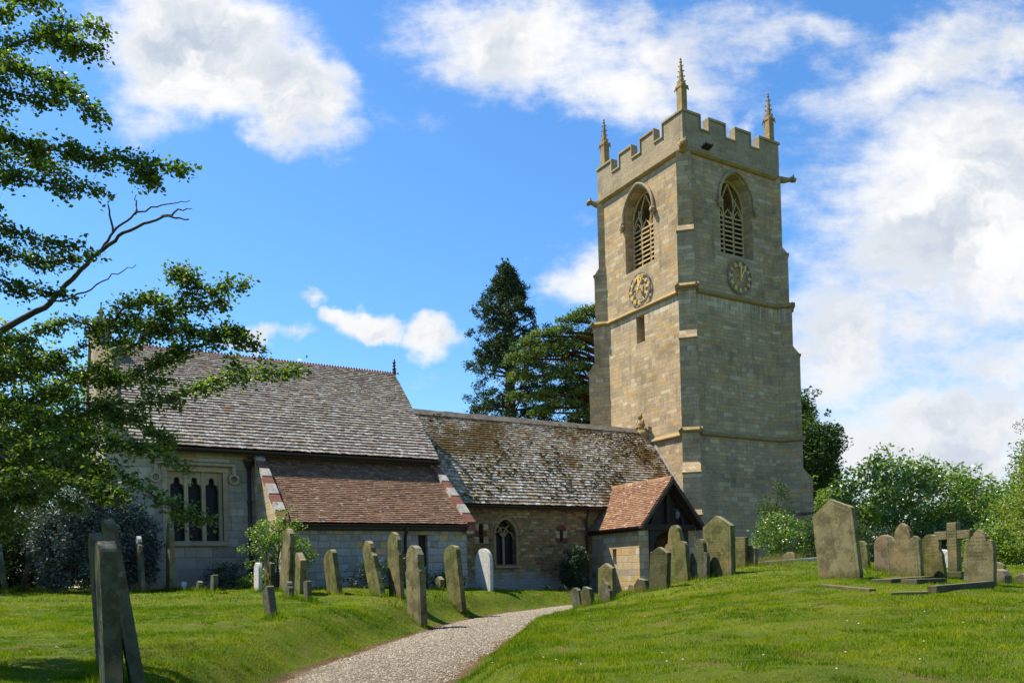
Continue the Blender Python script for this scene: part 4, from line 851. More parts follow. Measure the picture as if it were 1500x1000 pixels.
mb.box(-21.98, -21.4, 2.65, 3.15, 8.5, 8.98); mb.box(-21.9, -21.5, 2.75, 3.05, 8.98, 9.1)
sub('coping', mb, MT['dress'], chancel, bevel=.02)
mb = MB(); mb.tube([(-21.68, 2.9, 9.05), (-21.68, 2.9, 9.35), (-21.66, 2.9, 9.62)], [.055, .05, .03], 8); mb.lathe((-21.68, 2.9, 9.3), [(.05, 0), (.09, .03), (.05, .07)], 8); sub('finial', mb, MT['string'], chancel)
mb = MB(); mb.tube([(-21.97, 4.3, 7.0), (-21.97, 4.3, 1.)], .05, 8); sub('downpipe', mb, MT['iron'], chancel)
roof_slopes(chancel, 'roof', -21.5, -11.95, 2.9, 8.42, -.62, 4.80, MT['stonetile'], .165, .105, .11, .24, .026, MT['dark'])
mb = MB(); x = -21.35
while x < -12.0:
    l = .3; xe = min(x+l, -11.97); mb.prism([(2.73, 8.24), (2.84, 8.42), (2.9, 8.45), (2.96, 8.42), (3.07, 8.24)], x+.005, xe, 'x')
    for q in (.05, .15, .25): mb.prism([(x+q-.045, 8.44), (x+q+.045, 8.44), (x+q, 8.515)], 2.88, 2.92, 'y')
    x += l
sub('ridge', mb, MT['ridgeclay'], chancel)
mb = MB(); mb.tube([(-11.94, 2.9, 8.4), (-11.94, 2.9, 8.6), (-11.94, 2.9, 8.84), (-11.92, 2.9, 8.98)], [.07, .065, .05, .015], 6)
for i in range(4): mb.lathe((-11.94, 2.9, 8.5+i*.11), [(.05, 0), (.085, .02), (.05, .05)], 6)
sub('finial', mb, MT['iron'], chancel)
mb = MB(); mb.prism([(-.68, 4.62), (2.9, 8.32), (6.48, 4.62), (6.4, 4.5), (2.9, 8.16), (-.6, 4.5)], -12.14, -12.03, 'x'); sub('verge_board', mb, MT['barge'], chancel)
gutter(-21.5, -11.95, -.70, 4.72, chancel, .085)
pipe([(-18.12, -.66, 4.68), (-18.12, -.5, 4.55), (-18.12, -.42, 4.45)], .05, chancel); pipe([(-18.12, -.40, 4.3), (-18.12, -.40, .4)], .055, chancel, (-18.12, -.42, 4.45), (3.2, 2.0, .9))
# three-light square-headed window
mb = MB(); X0w, X1w, zb, zt = -20.38, -18.86, 2.10, 4.12
mb.mat = 1; mb.box(X0w-.03, X1w+.03, .08, .10, zb-.03, zt+.03); mb.mat = 0
lights = [(-20.29, -19.92), (-19.81, -19.44), (-19.33, -18.96)]
for a_, b_ in ((X0w, -20.29), (-19.92, -19.81), (-19.44, -19.33), (-18.96, X1w)): mb.prism([(a_, -.22), (b_, -.22), (b_-.02, .06), (a_+.02, .06)], zb, zt, 'z')
for a_, b_ in lights:   # cusped heads
    c = (a_+b_)/2; r_ = (b_-a_)/2; lobes = [(c-r_*.52, 3.66, r_*.48), (c, 3.86, r_*.46), (c+r_*.52, 3.66, r_*.48)]
    top = []
    for th in np.linspace(0, math.pi, 25):
        x = c-r_*math.cos(th); zz = 3.62
        for lx, lz, lr in lobes:
            if abs(x-lx) < lr: zz = max(zz, lz+math.sqrt(lr*lr-(x-lx)**2))
        top.append((x, zz))
    mb.prism([(a_, 4.1), (b_, 4.1)]+[(b_, 3.62)]+top[::-1][1:-1]+[(a_, 3.62)], -.18, .05, 'y')
mb.prism([(-.40, zb-.14), (.1, zb-.14), (.1, zb), (-.40, zb-.06)], X0w-.1, X1w+.1, 'x')
mb.box(X0w-.16, X1w+.16, -.335, -.2, zt-.02, zt+.10); mb.box(X0w-.14, X0w, -.33, -.2, zb, zt-.03); mb.box(X1w, X1w+.14, -.33, -.2, zb, zt-.03)
mb.prism([(-.46, 4.27), (-.44, 4.34), (-.29, 4.40), (-.29, 4.24)], X0w-.36, X1w+.36, 'x')
for k, xx in ((-1, X0w-.31), (1, X1w+.31)):
    mb.box(xx-.05, xx+.05, -.43, -.29, 4.0, 4.30)
    vs = []; n = 16
    for j in range(n):
        a_ = 2*math.pi*j/n
        for r_, y_ in ((.09, -.42), (.16, -.42), (.16, -.29), (.09, -.29)): vs.append((xx+r_*math.cos(a_), y_, 3.9+r_*math.sin(a_)))
    mb.add(vs, [(j*4+q, j*4+(q+1) % 4, ((j+1) % n)*4+(q+1) % 4, ((j+1) % n)*4+q) for j in range(n) for q in range(4)])
sub('window', mb, [MT['dress'], MT['glass']], chancel)

# ---- lean-to vestry
wm = MB(); wm.prism([(-2.6, -.6), (-.31, -.6), (-.31, 4.35), (-2.6, 2.5)], -17.85, -12.05, 'x')
vw = wm.build('wall', [MT['vestry']], None)
vc = MB(); vc.box(-13.70, -13.39, -2.8, -2.2, .5, 2.16); cut(vw, vc); rehome(vw, vestry)
roof_slopes(vestry, 'roof', -17.72, -12.16, -.3, 4.60, -2.84, 2.50, MT['claytile'], .105, .095, .15, .175, .014, MT['dark'], far=False)
Vv = Vector((0, 2.5, 2.12)); L_ = Vv.length; Vn = Vv.normalized(); Nn = Vector((0, -Vn.z, Vn.y))
for x0, x1 in ((-17.98, -17.70), (-12.18, -11.90)):
    mb = MB(); d = -.02; i = 0
    while d < L_-.02:
        l = random.uniform(.38, .5); e_ = min(d+l, L_); p = Vector((0, -2.86, 2.46)); a_, b_ = p+Vn*(d+.005), p+Vn*(e_-.005); t0, t1 = .02, .13+.02*(i % 2)
        mb.mat = 1 if i % 2 == 0 else 0
        mb.prism([(a_.y+Nn.y*t0, a_.z+Nn.z*t0), (b_.y+Nn.y*t0, b_.z+Nn.z*t0), (b_.y+Nn.y*t1, b_.z+Nn.z*t1), (a_.y+Nn.y*t1, a_.z+Nn.z*t1)], x0, x1, 'x'); d += l; i += 1
    mb.mat = 2; xa, xb = x0+.02, x1-.02; mb.prism([(-2.84, 2.2), (-.32, 2.2), (-.32, 4.64), (-2.84, 2.5)], xa, xb, 'x')
    mb.mat = 1; mb.box(x0, x1, -2.94, -2.62, 2.28, 2.47)
    sub('coping', mb, [MT['coping'], MT['coping_red'], MT['porchwall']], vestry)
mb = MB(); mb.prism([(-.36, 4.42), (-.29, 4.42), (-.29, 4.66), (-.34, 4.62)], -17.7, -12.18, 'x'); sub('flashing', mb, MT['ridgestone'], vestry)
mb = MB()
x = -17.6
while x < -12.3: mb.box(x+.01, x+.5, -.335, -.25, 4.64+.0, 4.76); x += .52
sub('stone_band', mb, MT['porchwall'], chancel)
mb = MB(); mb.box(-17.7, -12.18, -2.80, -2.62, 2.28, 2.42); sub('fascia', mb, MT['timber'], vestry)
gutter(-17.75, -12.14, -2.90, 2.44, vestry, .07)
pipe([(-14.16, -2.88, 2.40), (-14.16, -2.8, 2.25), (-14.16, -2.68, 2.1), (-14.16, -2.68, .3)], .05, vestry, None, (1.6,))
mb = MB(); mb.mat = 0; mb.box(-13.70, -13.39, -2.42, -2.38, .5, 2.16)
for k in range(3): mb.box(-13.695+k*.103, -13.60+k*.103, -2.45, -2.42, .5, 2.15)
mb.mat = 1; mb.box(-13.82, -13.27, -2.63, -2.45, 2.165, 2.30); sub('door', mb, [MT['timber'], MT['dress']], vestry)

# ---- timber-framed porch
XC = -3.67; yF = -2.82
for s_ in (-1, 1):
    wm = MB(); m0 = XC
    if s_ < 0: wm.prism([(-5.05, -2.5), (-4.60, -2.5), (-4.60, -2.1), (-4.72, -2.1), (-4.72, .35), (-5.05, .35)], -.6, 2.5, 'z')
    else: wm.prism([(-2.29, -2.5), (-2.29, .35), (-2.62, .35), (-2.62, -2.1), (-2.74, -2.1), (-2.74, -2.5)], -.6, 2.5, 'z')
    pw = wm.build('side_wall', [MT['porchwall']], None)
    if s_ < 0: pc = MB(); pc.box(-5.2, -4.65, -1.2, -.98, 1.2, 1.76); cut(pw, pc)
    rehome(pw, porch)
mb = MB(); mb.box(-4.80, -4.78, -1.22, -.96, 1.15, 1.8); sub('vent', mb, MT['dark'], porch)
mb = MB()
for s_ in (-1, 1):   # east slope seen, west slope in profile
    O = (XC+s_*1.53, yF, 2.51); Vv = (-s_*1.53, 0, 1.76); vl = math.hypot(1.53, 1.76)
    mb.mat = 0; tile_slope(mb, O, (0, 1, 0), Vv, 3.75, vl, .105, .095, .15, .175, .014)
    mb.mat = 1; mb.prism([(XC+s_*1.53, 2.45), (XC, 4.22), (XC, 4.12), (XC+s_*1.47, 2.37)], yF+.02, yF+3.7, 'y')
sub('roof', mb, [MT['porchtile'], MT['timber']], porch)
mb = MB(); y = yF
while y < .8: mb.prism([(XC-.12, 4.18), (XC-.06, 4.29), (XC, 4.33), (XC+.06, 4.29), (XC+.12, 4.18), (XC, 4.24)], y+.004, y+.30, 'y'); y += .31
sub('ridge', mb, MT['porchtile'], porch)
mb = MB()
for s_ in (-1, 1):
    mb.prism([(XC+s_*1.58, 2.43), (XC, 4.25), (XC, 4.06), (XC+s_*1.50, 2.31)], yF-.05, yF+.0, 'y')
sub('bargeboard', mb, MT['barge'], porch, bevel=.008)
mb = MB()   # gable frame: tie beam, posts, braces, boarding, arched door head
def wedge(pts, y0, y1): mb.prism(pts, y0, y1, 'y')
mb.box(-4.9, -2.44, -2.62, -2.46, 2.38, 2.58)
wedge([(XC-1.38, 2.5), (XC+1.38, 2.5), (XC, 4.10)], -2.40, -2.34)
mb.box(-4.60, -4.40, -2.56, -2.40, -.2, 2.38); mb.box(-2.94, -2.74, -2.56, -2.40, -.2, 2.38)
mb.box(XC-.06, XC+.06, -2.55, -2.40, 2.58, 3.85)
for s_ in (-1, 1):
    wedge([(XC+s_*1.36, 2.58), (XC+s_*.04, 4.06), (XC+s_*.04, 3.9), (XC+s_*1.2, 2.58)], -2.56, -2.40)
    wedge([(XC+s_*.72, 2.58), (XC+s_*.82, 2.58), (XC+s_*.5, 3.34), (XC+s_*.42, 3.44)], -2.5, -2.40)
    wedge([(XC+s_*.735, 1.75)]+[(XC+s_*.735*math.cos(a), 1.75+.58*math.sin(a)) for a in np.linspace(.1, 1.5, 8)]+[(XC, 2.38), (XC+s_*.735, 2.38)], -2.54, -2.42)
sub('timber_frame', mb, MT['timber'], porch)
mb = MB()
for i in range(9): mb.box(-4.36+i*.157, -4.215+i*.157, .12, .16, -.1, 2.2)
mb.box(-4.4, -2.95, .161, .19, .3, .4); mb.box(-4.4, -2.95, .161, .19, 1.6, 1.7); sub('inner_gate', mb, MT['timber'], porch)
mb = MB(); mb.box(-4.71, -2.63, .24, .28, -.5, 2.6); sub('inner_door', mb, MT['dark'], porch)  # near-black sheet, its colour standing in for the dark inside the porch
mb = MB(); mb.lathe((XC+.33, -2.66, 2.78), [(.03, 0), (.075, .05), (.085, .22), (.03, .3), (.01, .36)], 6); mb.tube([(XC+.33, -2.66, 3.12), (XC+.33, -2.5, 3.16)], .012, 6); sub('lantern', mb, [MT['clockring']], porch)
gg = MB(); gg.M = Matrix(((0, 1, 0, 0), (1, 0, 0, 0), (0, 0, 1, 0), (0, 0, 0, 1)))
y_ = -5.27; z_ = 2.47; r_ = .06
gg.prism([(y_+r_*math.cos(a), z_+r_*math.sin(a)) for a in np.linspace(math.pi, 2*math.pi, 8)]+[(y_+r_*.8*math.cos(a), z_+r_*.8*math.sin(a)) for a in np.linspace(2*math.pi, math.pi, 8)], yF, .1, 'x'); gg.box(yF, .25, y_+.065, y_+.20, 2.34, 2.44)
sub('gutter', gg, MT['iron'], porch)
# ---------------------------------------------------------------- gravestones
def prof(kind, w, h):
    a = w/2; P_ = [(-a, 0), (a, 0)]
    arc = lambda cx, cz, rx, rz, a0, a1, n=8: [(cx+rx*math.cos(R(a0+(a1-a0)*i/n)), cz+rz*math.sin(R(a0+(a1-a0)*i/n))) for i in range(n+1)]
    if kind == 'round': P_ += arc(0, h-a*.85, a, a*.85, 0, 180, 14)
    elif kind == 'segment': P_ += [(a, h-w*.22)]+arc(0, h-w*.24, a*.97, w*.24, 8, 172, 12)+[(-a, h-w*.22)]
    elif kind == 'shoulder':
        hs = h-a*.78; b = a*.62; P_ += [(a, hs-.10), (a-.015, hs-.03), (b+.03, hs)]+arc(0, hs+.03, b, h-hs-.03, 0, 180, 12)+[(-b-.03, hs), (-a+.015, hs-.03), (-a, hs-.10)]
    elif kind == 'shoulder_low':
        hs = h-a*1.15; b = a*.58; P_ += [(a, hs-.14)]+arc(b+.01, hs-.14, a-b-.01, .14, 0, 80, 4)+arc(0, hs+.10, b, h-hs-.10, 0, 180, 12)+arc(-b-.01, hs-.14, a-b-.01, .14, 100, 180, 4)
    elif kind == 'peak': P_ += [(a, h-w*.28), (0, h), (-a, h-w*.28)]
    elif kind == 'softpeak': P_ += [(a, h-w*.2), (a*.8, h-w*.2), (a*.45, h-w*.10), (0, h), (-a*.45, h-w*.10), (-a*.8, h-w*.2), (-a, h-w*.2)]
    elif kind == 'ogee':
        hs = h-a*1.25; b = a*.5
        rt_ = [(a, hs-.05), (a*.97, hs+.06), (a*.85, hs+.13), (a*.66, hs+.15), (b+.01, hs+.11), (b, hs+.2), (b*.92, hs+(h-hs)*.6), (b*.6, hs+(h-hs)*.83), (b*.2, hs+(h-hs)*.95), (0, h)]
        P_ += rt_+[(-x, z) for x, z in rt_[-2::-1]]
    elif kind == 'notched':
        hs = h-a*1.0; rt_ = [(a*.98, h*.55), (a, hs-.22), (a*.9, hs-.16), (a*.80, hs-.08), (a*.88, hs), (a*.84, hs+a*.4), (a*.55, hs+a*.78), (a*.2, hs+a*.97), (0, h)]
        P_ += rt_+[(-x, z) for x, z in rt_[-2::-1]]
    elif kind == 'square': P_ += [(a, h-.02), (a-.02, h), (-a+.02, h), (-a, h-.02)]
    elif kind == 'lump': P_ += [(a*1.03, h*.5), (a*.8, h*.9), (a*.2, h), (-a*.5, h*.93), (-a*.95, h*.7)]
    return P_
HG = 'headstones standing in the churchyard'
def stone(label, kind, x, y, w, h, th, mat, ly=0, lx=0, yaw=0, z=None, cat='headstone', name='headstone', grp=HG, flush=.16):
    """broad faces look along -X/+X; ly, lx: how far the top is out of plumb (m) along Y and X"""
    pr0 = prof(kind, w, h+flush); pr = []
    for i_, a_ in enumerate(pr0):   # weathered outline: long edges broken up and slightly uneven
        b_ = pr0[(i_+1) % len(pr0)]; k_ = max(1, int(math.hypot(a_[0]-b_[0], a_[1]-b_[1])/.10)); jt = .0055
        pr += [(a_[0]+(b_[0]-a_[0])*q/k_+random.uniform(-jt, jt), a_[1]+(b_[1]-a_[1])*q/k_+random.uniform(-jt, jt)) for q in range(k_)]
    mb = MB(); mb.prism(pr, -th/2, th/2, 'x')
    if kind in ('peak', 'ogee', 'shoulder', 'notched', 'round') and w > .5 and h > .9:   # sunk panel margin
        ins = [(q[0]*.86, .25+(q[1]-.25)*.955) for q in pr0]; ins = [(a_, b_ if b_ > .3 else .05) for a_, b_ in ins]
        mb.prism(ins, -th/2-.006, -th/2+.02, 'x')
    o = mb.build(name, mat, None, bevel=min(.016, th*.16))
    zz = gz(x, y) if z is None else z
    ry = math.atan2(lx, h); rx = -math.atan2(ly, h)
    mw = Matrix.Translation((x, y, zz)) @ Matrix.Rotation(R(yaw), 4, 'Z') @ Matrix.Rotation(ry, 4, 'Y') @ Matrix.Rotation(rx, 4, 'X') @ Matrix.Translation((0, 0, -flush))
    o.matrix_world = mw; tag(o, label, cat, grp); return o
G, Bf, Gr, Dk, Pk, Wt = (MT[k] for k in ('hs_green', 'hs_buff', 'hs_grey', 'hs_dark', 'hs_pink', 'hs_white'))
def W2(y0, y1): return (y0+y1)/2
# left, seen nearly edge-on
stone('tall grey headstone seen edge-on at the far left edge of the photo', 'shoulder', -24.36, -.6, .62, 1.25, .13, Gr, .0, -.12, cat='headstone')
stone('dim leaning headstone under the trees behind the one at the left edge', 'round', -23.98, .4, .62, 1.15, .11, Dk, 0, .28)
stone('big nearest headstone, edge-on with a pale cap, front of the leaning row of four', 'segment', -23.66, -18.6, .40, 1.28, .12, Gr, .0, -.02)
stone('tall headstone leaning hard left, its foot rightmost of the near row of four', 'segment', -23.36, -17.75, .42, 1.58, .085, Gr, .05, -.22)
stone('headstone with broken pale top directly behind the nearest one', 'segment', -23.54, -17.5, .42, 1.40, .11, Gr, .1, .02)
stone('headstone tilted left, its grey cap leftmost in the near row of four', 'segment', -23.52, -16.5, .45, 1.36, .10, Gr, .1, -.05)
stone('slim white-capped headstone edge-on before the blue-grey bush', 'shoulder', -21.33, -2.2, .62, 1.46, .09, Gr, .1, -.06)
stone('tallest thin reddish headstone edge-on at the left of the three-light window', 'shoulder', -20.6, -1.75, .6, 1.86, .12, Bf, 0, .05)
for i, (lb, x, y, w, h, k) in enumerate([('tiny white-topped stub left of the footstones below the three-light window', -20.33, -2.1, .3, .26, 'round'), ('small footstone second from the right below the three-light window', -20.06, -2.85, .34, .27, 'round'),
    ('tallest square footstone below the three-light window', -19.97, -4.2, .34, .46, 'square'), ('lowest broken footstone between the stubs below the three-light window', -20.12, -2.3, .28, .14, 'peak')]):
    stone(lb, k, x, y, w, h, .12, Wt if i == 0 else Gr, .02, .02)
cap = [o for o in bpy.data.objects if o.get('label', '').startswith('slim white-capped')][0]
mb = MB(); mb.prism([(-.19, 1.44), (.19, 1.44), (.185, 1.53), (.12, 1.60), (0, 1.632), (-.12, 1.60), (-.185, 1.53)], -.052, .052, 'x'); mb.build('lichen_cap', MT['hs_white'], cap, bevel=.01)
# centre
stone('small white lichened headstone left of the dark edge-on one by the green shrub', 'round', -18.96, -4.4, .46, .74, .1, Wt, -.1)
stone('dark green-brown headstone edge-on before the bright green shrub', 'shoulder', -18.55, -4.0, .62, .97, .12, Dk, -.03)
stone('tallest buff headstone with round shoulders beside the bright green shrub', 'notched', -18.55, -5.4, .72, 1.55, .12, Bf, -.38, .03)
stone('square-topped green headstone right of the tallest buff one', 'softpeak', -18.42, -6.0, .66, .99, .15, G, -.18)
stone('small dark leaning stone alone in the left lawn nearest the path', 'square', -20.66, -11.9, .36, .50, .12, Gr, .18)
stone('tiny footstone with a knobbed top before the tallest buff headstone', 'shoulder', -18.98, -7.2, .34, .37, .11, Gr, .02)
stone('tiny square footstone between the tallest buff one and the path', 'square', -18.93, -8.35, .26, .42, .10, Gr, .02)
stone('flat-arched green headstone leaning left before the white vestry wall', 'segment', -17.68, -6.45, .70, 1.08, .12, G, .34)
stone('steeply leaning mossy headstone with a notched shoulder before the vestry', 'notched', -17.0, -7.45, .62, 1.42, .12, G, .68)
stone('yellow-green upright headstone with shoulders before the vestry downpipe', 'notched', -16.62, -7.65, .68, 1.49, .10, G, .08)
stone('tall streaked headstone nearest the path before the vestry door', 'notched', -16.88, -9.3, .72, 1.66, .15, Bf, .04)
stone('round-shouldered green headstone leaning left at the right end of the vestry', 'segment', -14.64, -6.85, .72, 1.58, .13, G, .26)
stone('broad white lichen-crusted headstone under the nave window', 'round', -12.0, -3.55, .92, 1.27, .11, Wt, -.03)
stone('stub of a pale green stone behind the leaning one at the vestry end', 'peak', -13.7, -3.98, .34, .38, .14, G, -.01)
stone('small round-topped stone at the nave wall left of its twin', 'round', -7.9, -.85, .36, .17, .12, Bf)
stone('small round-topped stone at the nave wall right of its twin', 'round', -7.3, -.95, .40, .23, .12, Bf)
stone('small rounded stone tilted left at the path bend, behind a dark one', 'round', -12.80, -9.5, .34, .53, .10, Gr, .13)
stone('small dark pointed stone tilted left at the path bend', 'peak', -12.98, -10.16, .36, .47, .12, Dk, .12)
stone('green-gold pointed headstone casting a shadow on the porch wall', 'softpeak', -11.86, -9.38, .58, .91, .12, G, -.03)
stone('little round-shouldered stone before the green-gold pointed headstone', 'shoulder', -12.55, -10.24, .38, .46, .09, Gr, -.02)
stone('low dark tipped stone with a pointed top before the porch doorway', 'peak', -11.25, -10.0, .46, .34, .14, Dk, .12)
stone('low pale stub left of the dark tipped stone at the porch', 'round', -11.28, -9.65, .27, .22, .10, Bf)
stone('dark inscribed headstone with a soft peak before the porch doorway', 'softpeak', -11.56, -10.96, .60, .98, .12, Dk, -.07)
stone('tall round-headed headstone with shoulders leaning in front of the porch door', 'shoulder_low', -10.2, -10.13, .74, 1.42, .12, G, .10)
stone('round-topped grey-green headstone between the porch and the widest gabled stone', 'shoulder_low', -10.02, -10.66, .56, .96, .11, Gr, -.06)
stone('widest gable-topped headstone on the crest, left of the tower shrubs', 'peak', -9.69, -10.98, .92, 1.44, .15, G, -.02)
stone('narrow upright headstone just right of the widest gabled stone', 'square', -7.74, -9.83, .42, .80, .12, G, -.03)
stone('pale stub partly hidden behind the narrow stone by the tower shrubs', 'segment', -7.6, -10.05, .40, .56, .10, Bf, .03)
stone('little half-round stone behind the long white kerb by the tower', 'round', -6.28, -10.20, .42, .30, .09, Bf, z=gz(-6.28, -10.2)-.05)
# right
stone('large pale gabled headstone leaning left, nearest on the right mound', 'peak', -10.60, -15.08, .92, 1.56, .11, Bf, .20, .05)
stone('half-hidden round headstone behind the large leaning one', 'round', -7.24, -13.11, .42, .64, .10, G, .05)
stone('round pinkish headstone left of the ornate pointed one', 'round', -7.9, -14.18, .50, .80, .10, Pk, -.01)
stone('ornate lichened headstone with pointed centre and two shoulders', 'ogee', -8.94, -15.35, .70, 1.07, .11, Bf, .05)
stone('yellow-green round-headed headstone between the ornate one and the cross', 'notched', -8.42, -15.62, .46, .87, .10, G, .08)
stone('pale pointed and shouldered headstone right of the stone cross', 'ogee', -10.27, -17.57, .50, .94, .10, Bf, -.02)
stone('low lichened stone behind the foot of the cross', 'lump', -4.9, -13.7, .5, .42, .2, Wt)
stone('squat pinkish stone with white lichen right of the pale pointed headstone', 'lump', -8.65, -17.05, .27, .28, .25, Pk)
stone('low reddish stone cut by the right edge of the photo', 'lump', -7.6, -16.95, .36, .23, .25, Pk)
stone('pale green stub behind the squat pinkish stone', 'round', -6.57, -15.86, .3, .34, .10, G)

# stone cross on stepped plinth
x, y = -7.77, -15.65; z = gz(x, y); cr = empty('grave_cross', (x, y, z)); tag(cr, 'plain stone cross on a stepped plinth among the right-hand headstones', 'cross')
mb = MB(); mb.box(-.085, .085, -.10, .10, .12, 1.14); mb.box(-.08, .08, -.38, -.102, .80, .97); mb.box(-.08, .08, .102, .38, .80, .97)
o = mb.build('cross_shaft', MT['hs_buff'], cr, bevel=.012)
mb = MB(); mb.box(-.22, .22, -.26, .26, -.05, .14); mb.box(-.30, .30, -.34, .34, -.2, .03); mb.build('plinth', MT['hs_grey'], cr, bevel=.012)
# kerbed graves
def slab(label, pts, th, top, mat, name='grave_kerb', cat='kerb', grp=None):
    """flat stone along a ground line; pts (x,y) ends, th width, top height over ground"""
    (x0, y0), (x1, y1) = pts; a = Vector((x0, y0, gz(x0, y0))); b = Vector((x1, y1, gz(x1, y1))); d = (b-a).normalized(); n_ = Vector((-d.y, d.x, 0)).normalized()*th/2; u = Vector((0, 0, 1))
    mb = MB(); vs = [a-n_-u*.15, a+n_-u*.15, b+n_-u*.15, b-n_-u*.15, a-n_+u*top, a+n_+u*top, b+n_+u*top, b-n_+u*top]; c = (a+b)/2
    mb.add([tuple(v-c) for v in vs], [(0,3,2,1), (4,5,6,7), (0,1,5,4), (1,2,6,5), (2,3,7,6), (3,0,4,7)])
    o = mb.build(name, mat, None, bevel=.012); o.location = c; tag(o, label, cat, grp or 'stone kerbs and slabs set in the turf'); return o
slab('low grave kerb at the foot of the large leaning headstone', [(-11.95, -15.75), (-12.35, -17.0)], .14, .05, Bf)
slab('flat dark slab end sunk in grass between the two grave kerbs', [(-12.7, -17.55), (-12.35, -17.95)], .30, .045, Gr, 'grave_slab', 'slab')
slab('long raised grave kerb running to the pale pointed headstone', [(-12.25, -17.95), (-10.5, -17.85)], .16, .12, Gr)
slab('flat ledger slab lying tilted in the grass beside the ornate headstone', [(-11.0, -16.22), (-9.4, -16.0)], .38, .07, Gr, 'ledger_slab', 'slab')
slab('second ledger slab lying right behind the tilted one', [(-11.0, -16.75), (-10.2, -16.8)], .32, .09, Gr, 'ledger_slab', 'slab')
slab('long white kerb wall in front of the tower shrubs', [(-7.09, -9.85), (-5.79, -10.82)], .22, .10, Wt, 'kerb_wall', 'kerb')
# ---------------------------------------------------------------- foliage
def leaves(name, C_, size, mat, parent, asp=.5, updir=.25, droop=0., fold=.25):
    """C_ (n,3): one folded leaf at each point"""
    n = len(C_); s_ = size*rng.uniform(.65, 1.25, n)
    d = rng.normal(size=(n, 3)); d[:, 2] = d[:, 2]*.6-droop; d /= np.linalg.norm(d, axis=1)[:, None]
    u = rng.normal(size=(n, 3)); u[:, 2] += updir*4; s2_ = np.cross(d, u); s2_ /= np.linalg.norm(s2_, axis=1)[:, None]+1e-9; nn_ = np.cross(s2_, d)
    L, Wd = (s_)[:, None], (s_*asp)[:, None]
    a = C_-d*L*.5; b = C_+d*L*.5; c1 = C_+s2_*Wd*.5+nn_*Wd*fold*.5-d*L*.05; c2 = C_-s2_*Wd*.5+nn_*Wd*fold*.5-d*L*.05
    V = np.stack([a, c1, b, c2], 1).reshape(-1, 3); F = (np.array([[0, 1, 2], [0, 2, 3]])[None]+np.arange(n)[:, None, None]*4).reshape(-1, 3)
    return np_mesh(name, V, F, mat, parent)
def clump_pts(cl, per, shell=.55, flat=1.):
    """cl (k,4) centre+radius -> leaf points, more towards the shell"""
    out = []
    for c in cl:
        r_ = c[3]; n = max(3, int(per*r_*r_)); q = rng.normal(size=(n, 3)); q /= np.linalg.norm(q, axis=1)[:, None]
        q *= (r_*(shell+(1-shell)*rng.random(n))**1.0*rng.uniform(.7, 1.15, n))[:, None]; q[:, 2] *= flat; out.append(q+np.array(c[:3]))
    return np.concatenate(out)
def ell_clumps(c, r, n, cr, surf=.75, bottom=-.6):
    q = rng.normal(size=(n*2, 3)); q /= np.linalg.norm(q, axis=1)[:, None]; q = q[q[:, 2] > bottom][:n]
    k = surf+(1-surf)*rng.random(len(q)); k *= 1+.14*np.array([mnoise.noise(Vector(v*2.3+np.array(c)*.1)) for v in q])*2
    return np.c_[np.array(c)+q*np.array(r)*k[:, None], rng.uniform(cr[0], cr[1], len(q))]
def limbs(mb, base, top, r0, ends, r1=.02, n=6):
    base = Vector(base); top = Vector(top)
    mb.tube([base, base.lerp(top, .35)+Vector((random.uniform(-.1, .1), random.uniform(-.1, .1), 0)), base.lerp(top, .7), top], [r0*1.25, r0, r0*.6, r0*.2], 8)
    for e in ends:
        e = Vector(e[:3]); t = min(max((e.z-base.z)/(top.z-base.z)*.75, .12), .95); a = base.lerp(top, t); m_ = a.lerp(e, .5)+Vector((0, 0, random.uniform(-.05, .25)*(e-a).length*.4))
        mb.tube([a, m_, e], [r0*.33*(1-t*.5), r0*.2, r1], n)
def bushy(name, label, cat, c, r, ncl, cr, leaf, asp, per, mat, bark='bark', surf=.72, base=None, bottom=-.7, grp=None, flat=1., updir=.25, nl=14):
    bx, by = (c[0], c[1]) if base is None else base; z = gz(bx, by)
    t = empty(name, (bx, by, z)); tag(t, label, cat, grp); cl = ell_clumps(c, r, ncl, cr, surf, bottom); cl = cl[cl[:, 2] > z-.1]
    cl2 = np.r_[cl, ell_clumps(c, [q*.55 for q in r], max(4, ncl//4), cr, .5, bottom)]
    sp = ell_clumps(c, [q*1.17 for q in r], max(6, ncl//3), (cr[0]*.35, cr[0]*.6), .85, bottom*.5); cl2 = np.r_[cl2, sp]
    pts = clump_pts(cl2, per, flat=flat); pts = pts[pts[:, 2] > z+.02]
    o = leaves('crown' if cat == 'tree' else 'foliage', pts-np.array([bx, by, z]), leaf, MT[mat], t, asp, updir)
    mb = MB(); mb.M = Matrix.Translation((-bx, -by, -z)); limbs(mb, (bx, by, z-.2), (c[0], c[1], c[2]+r[2]*.5), max(.03, r[2]*.045), [cl[i] for i in rng.choice(len(cl), min(nl, len(cl)), False)])
    mb.build('trunk' if cat == 'tree' else 'stems', MT[bark], t, smooth=True); return t

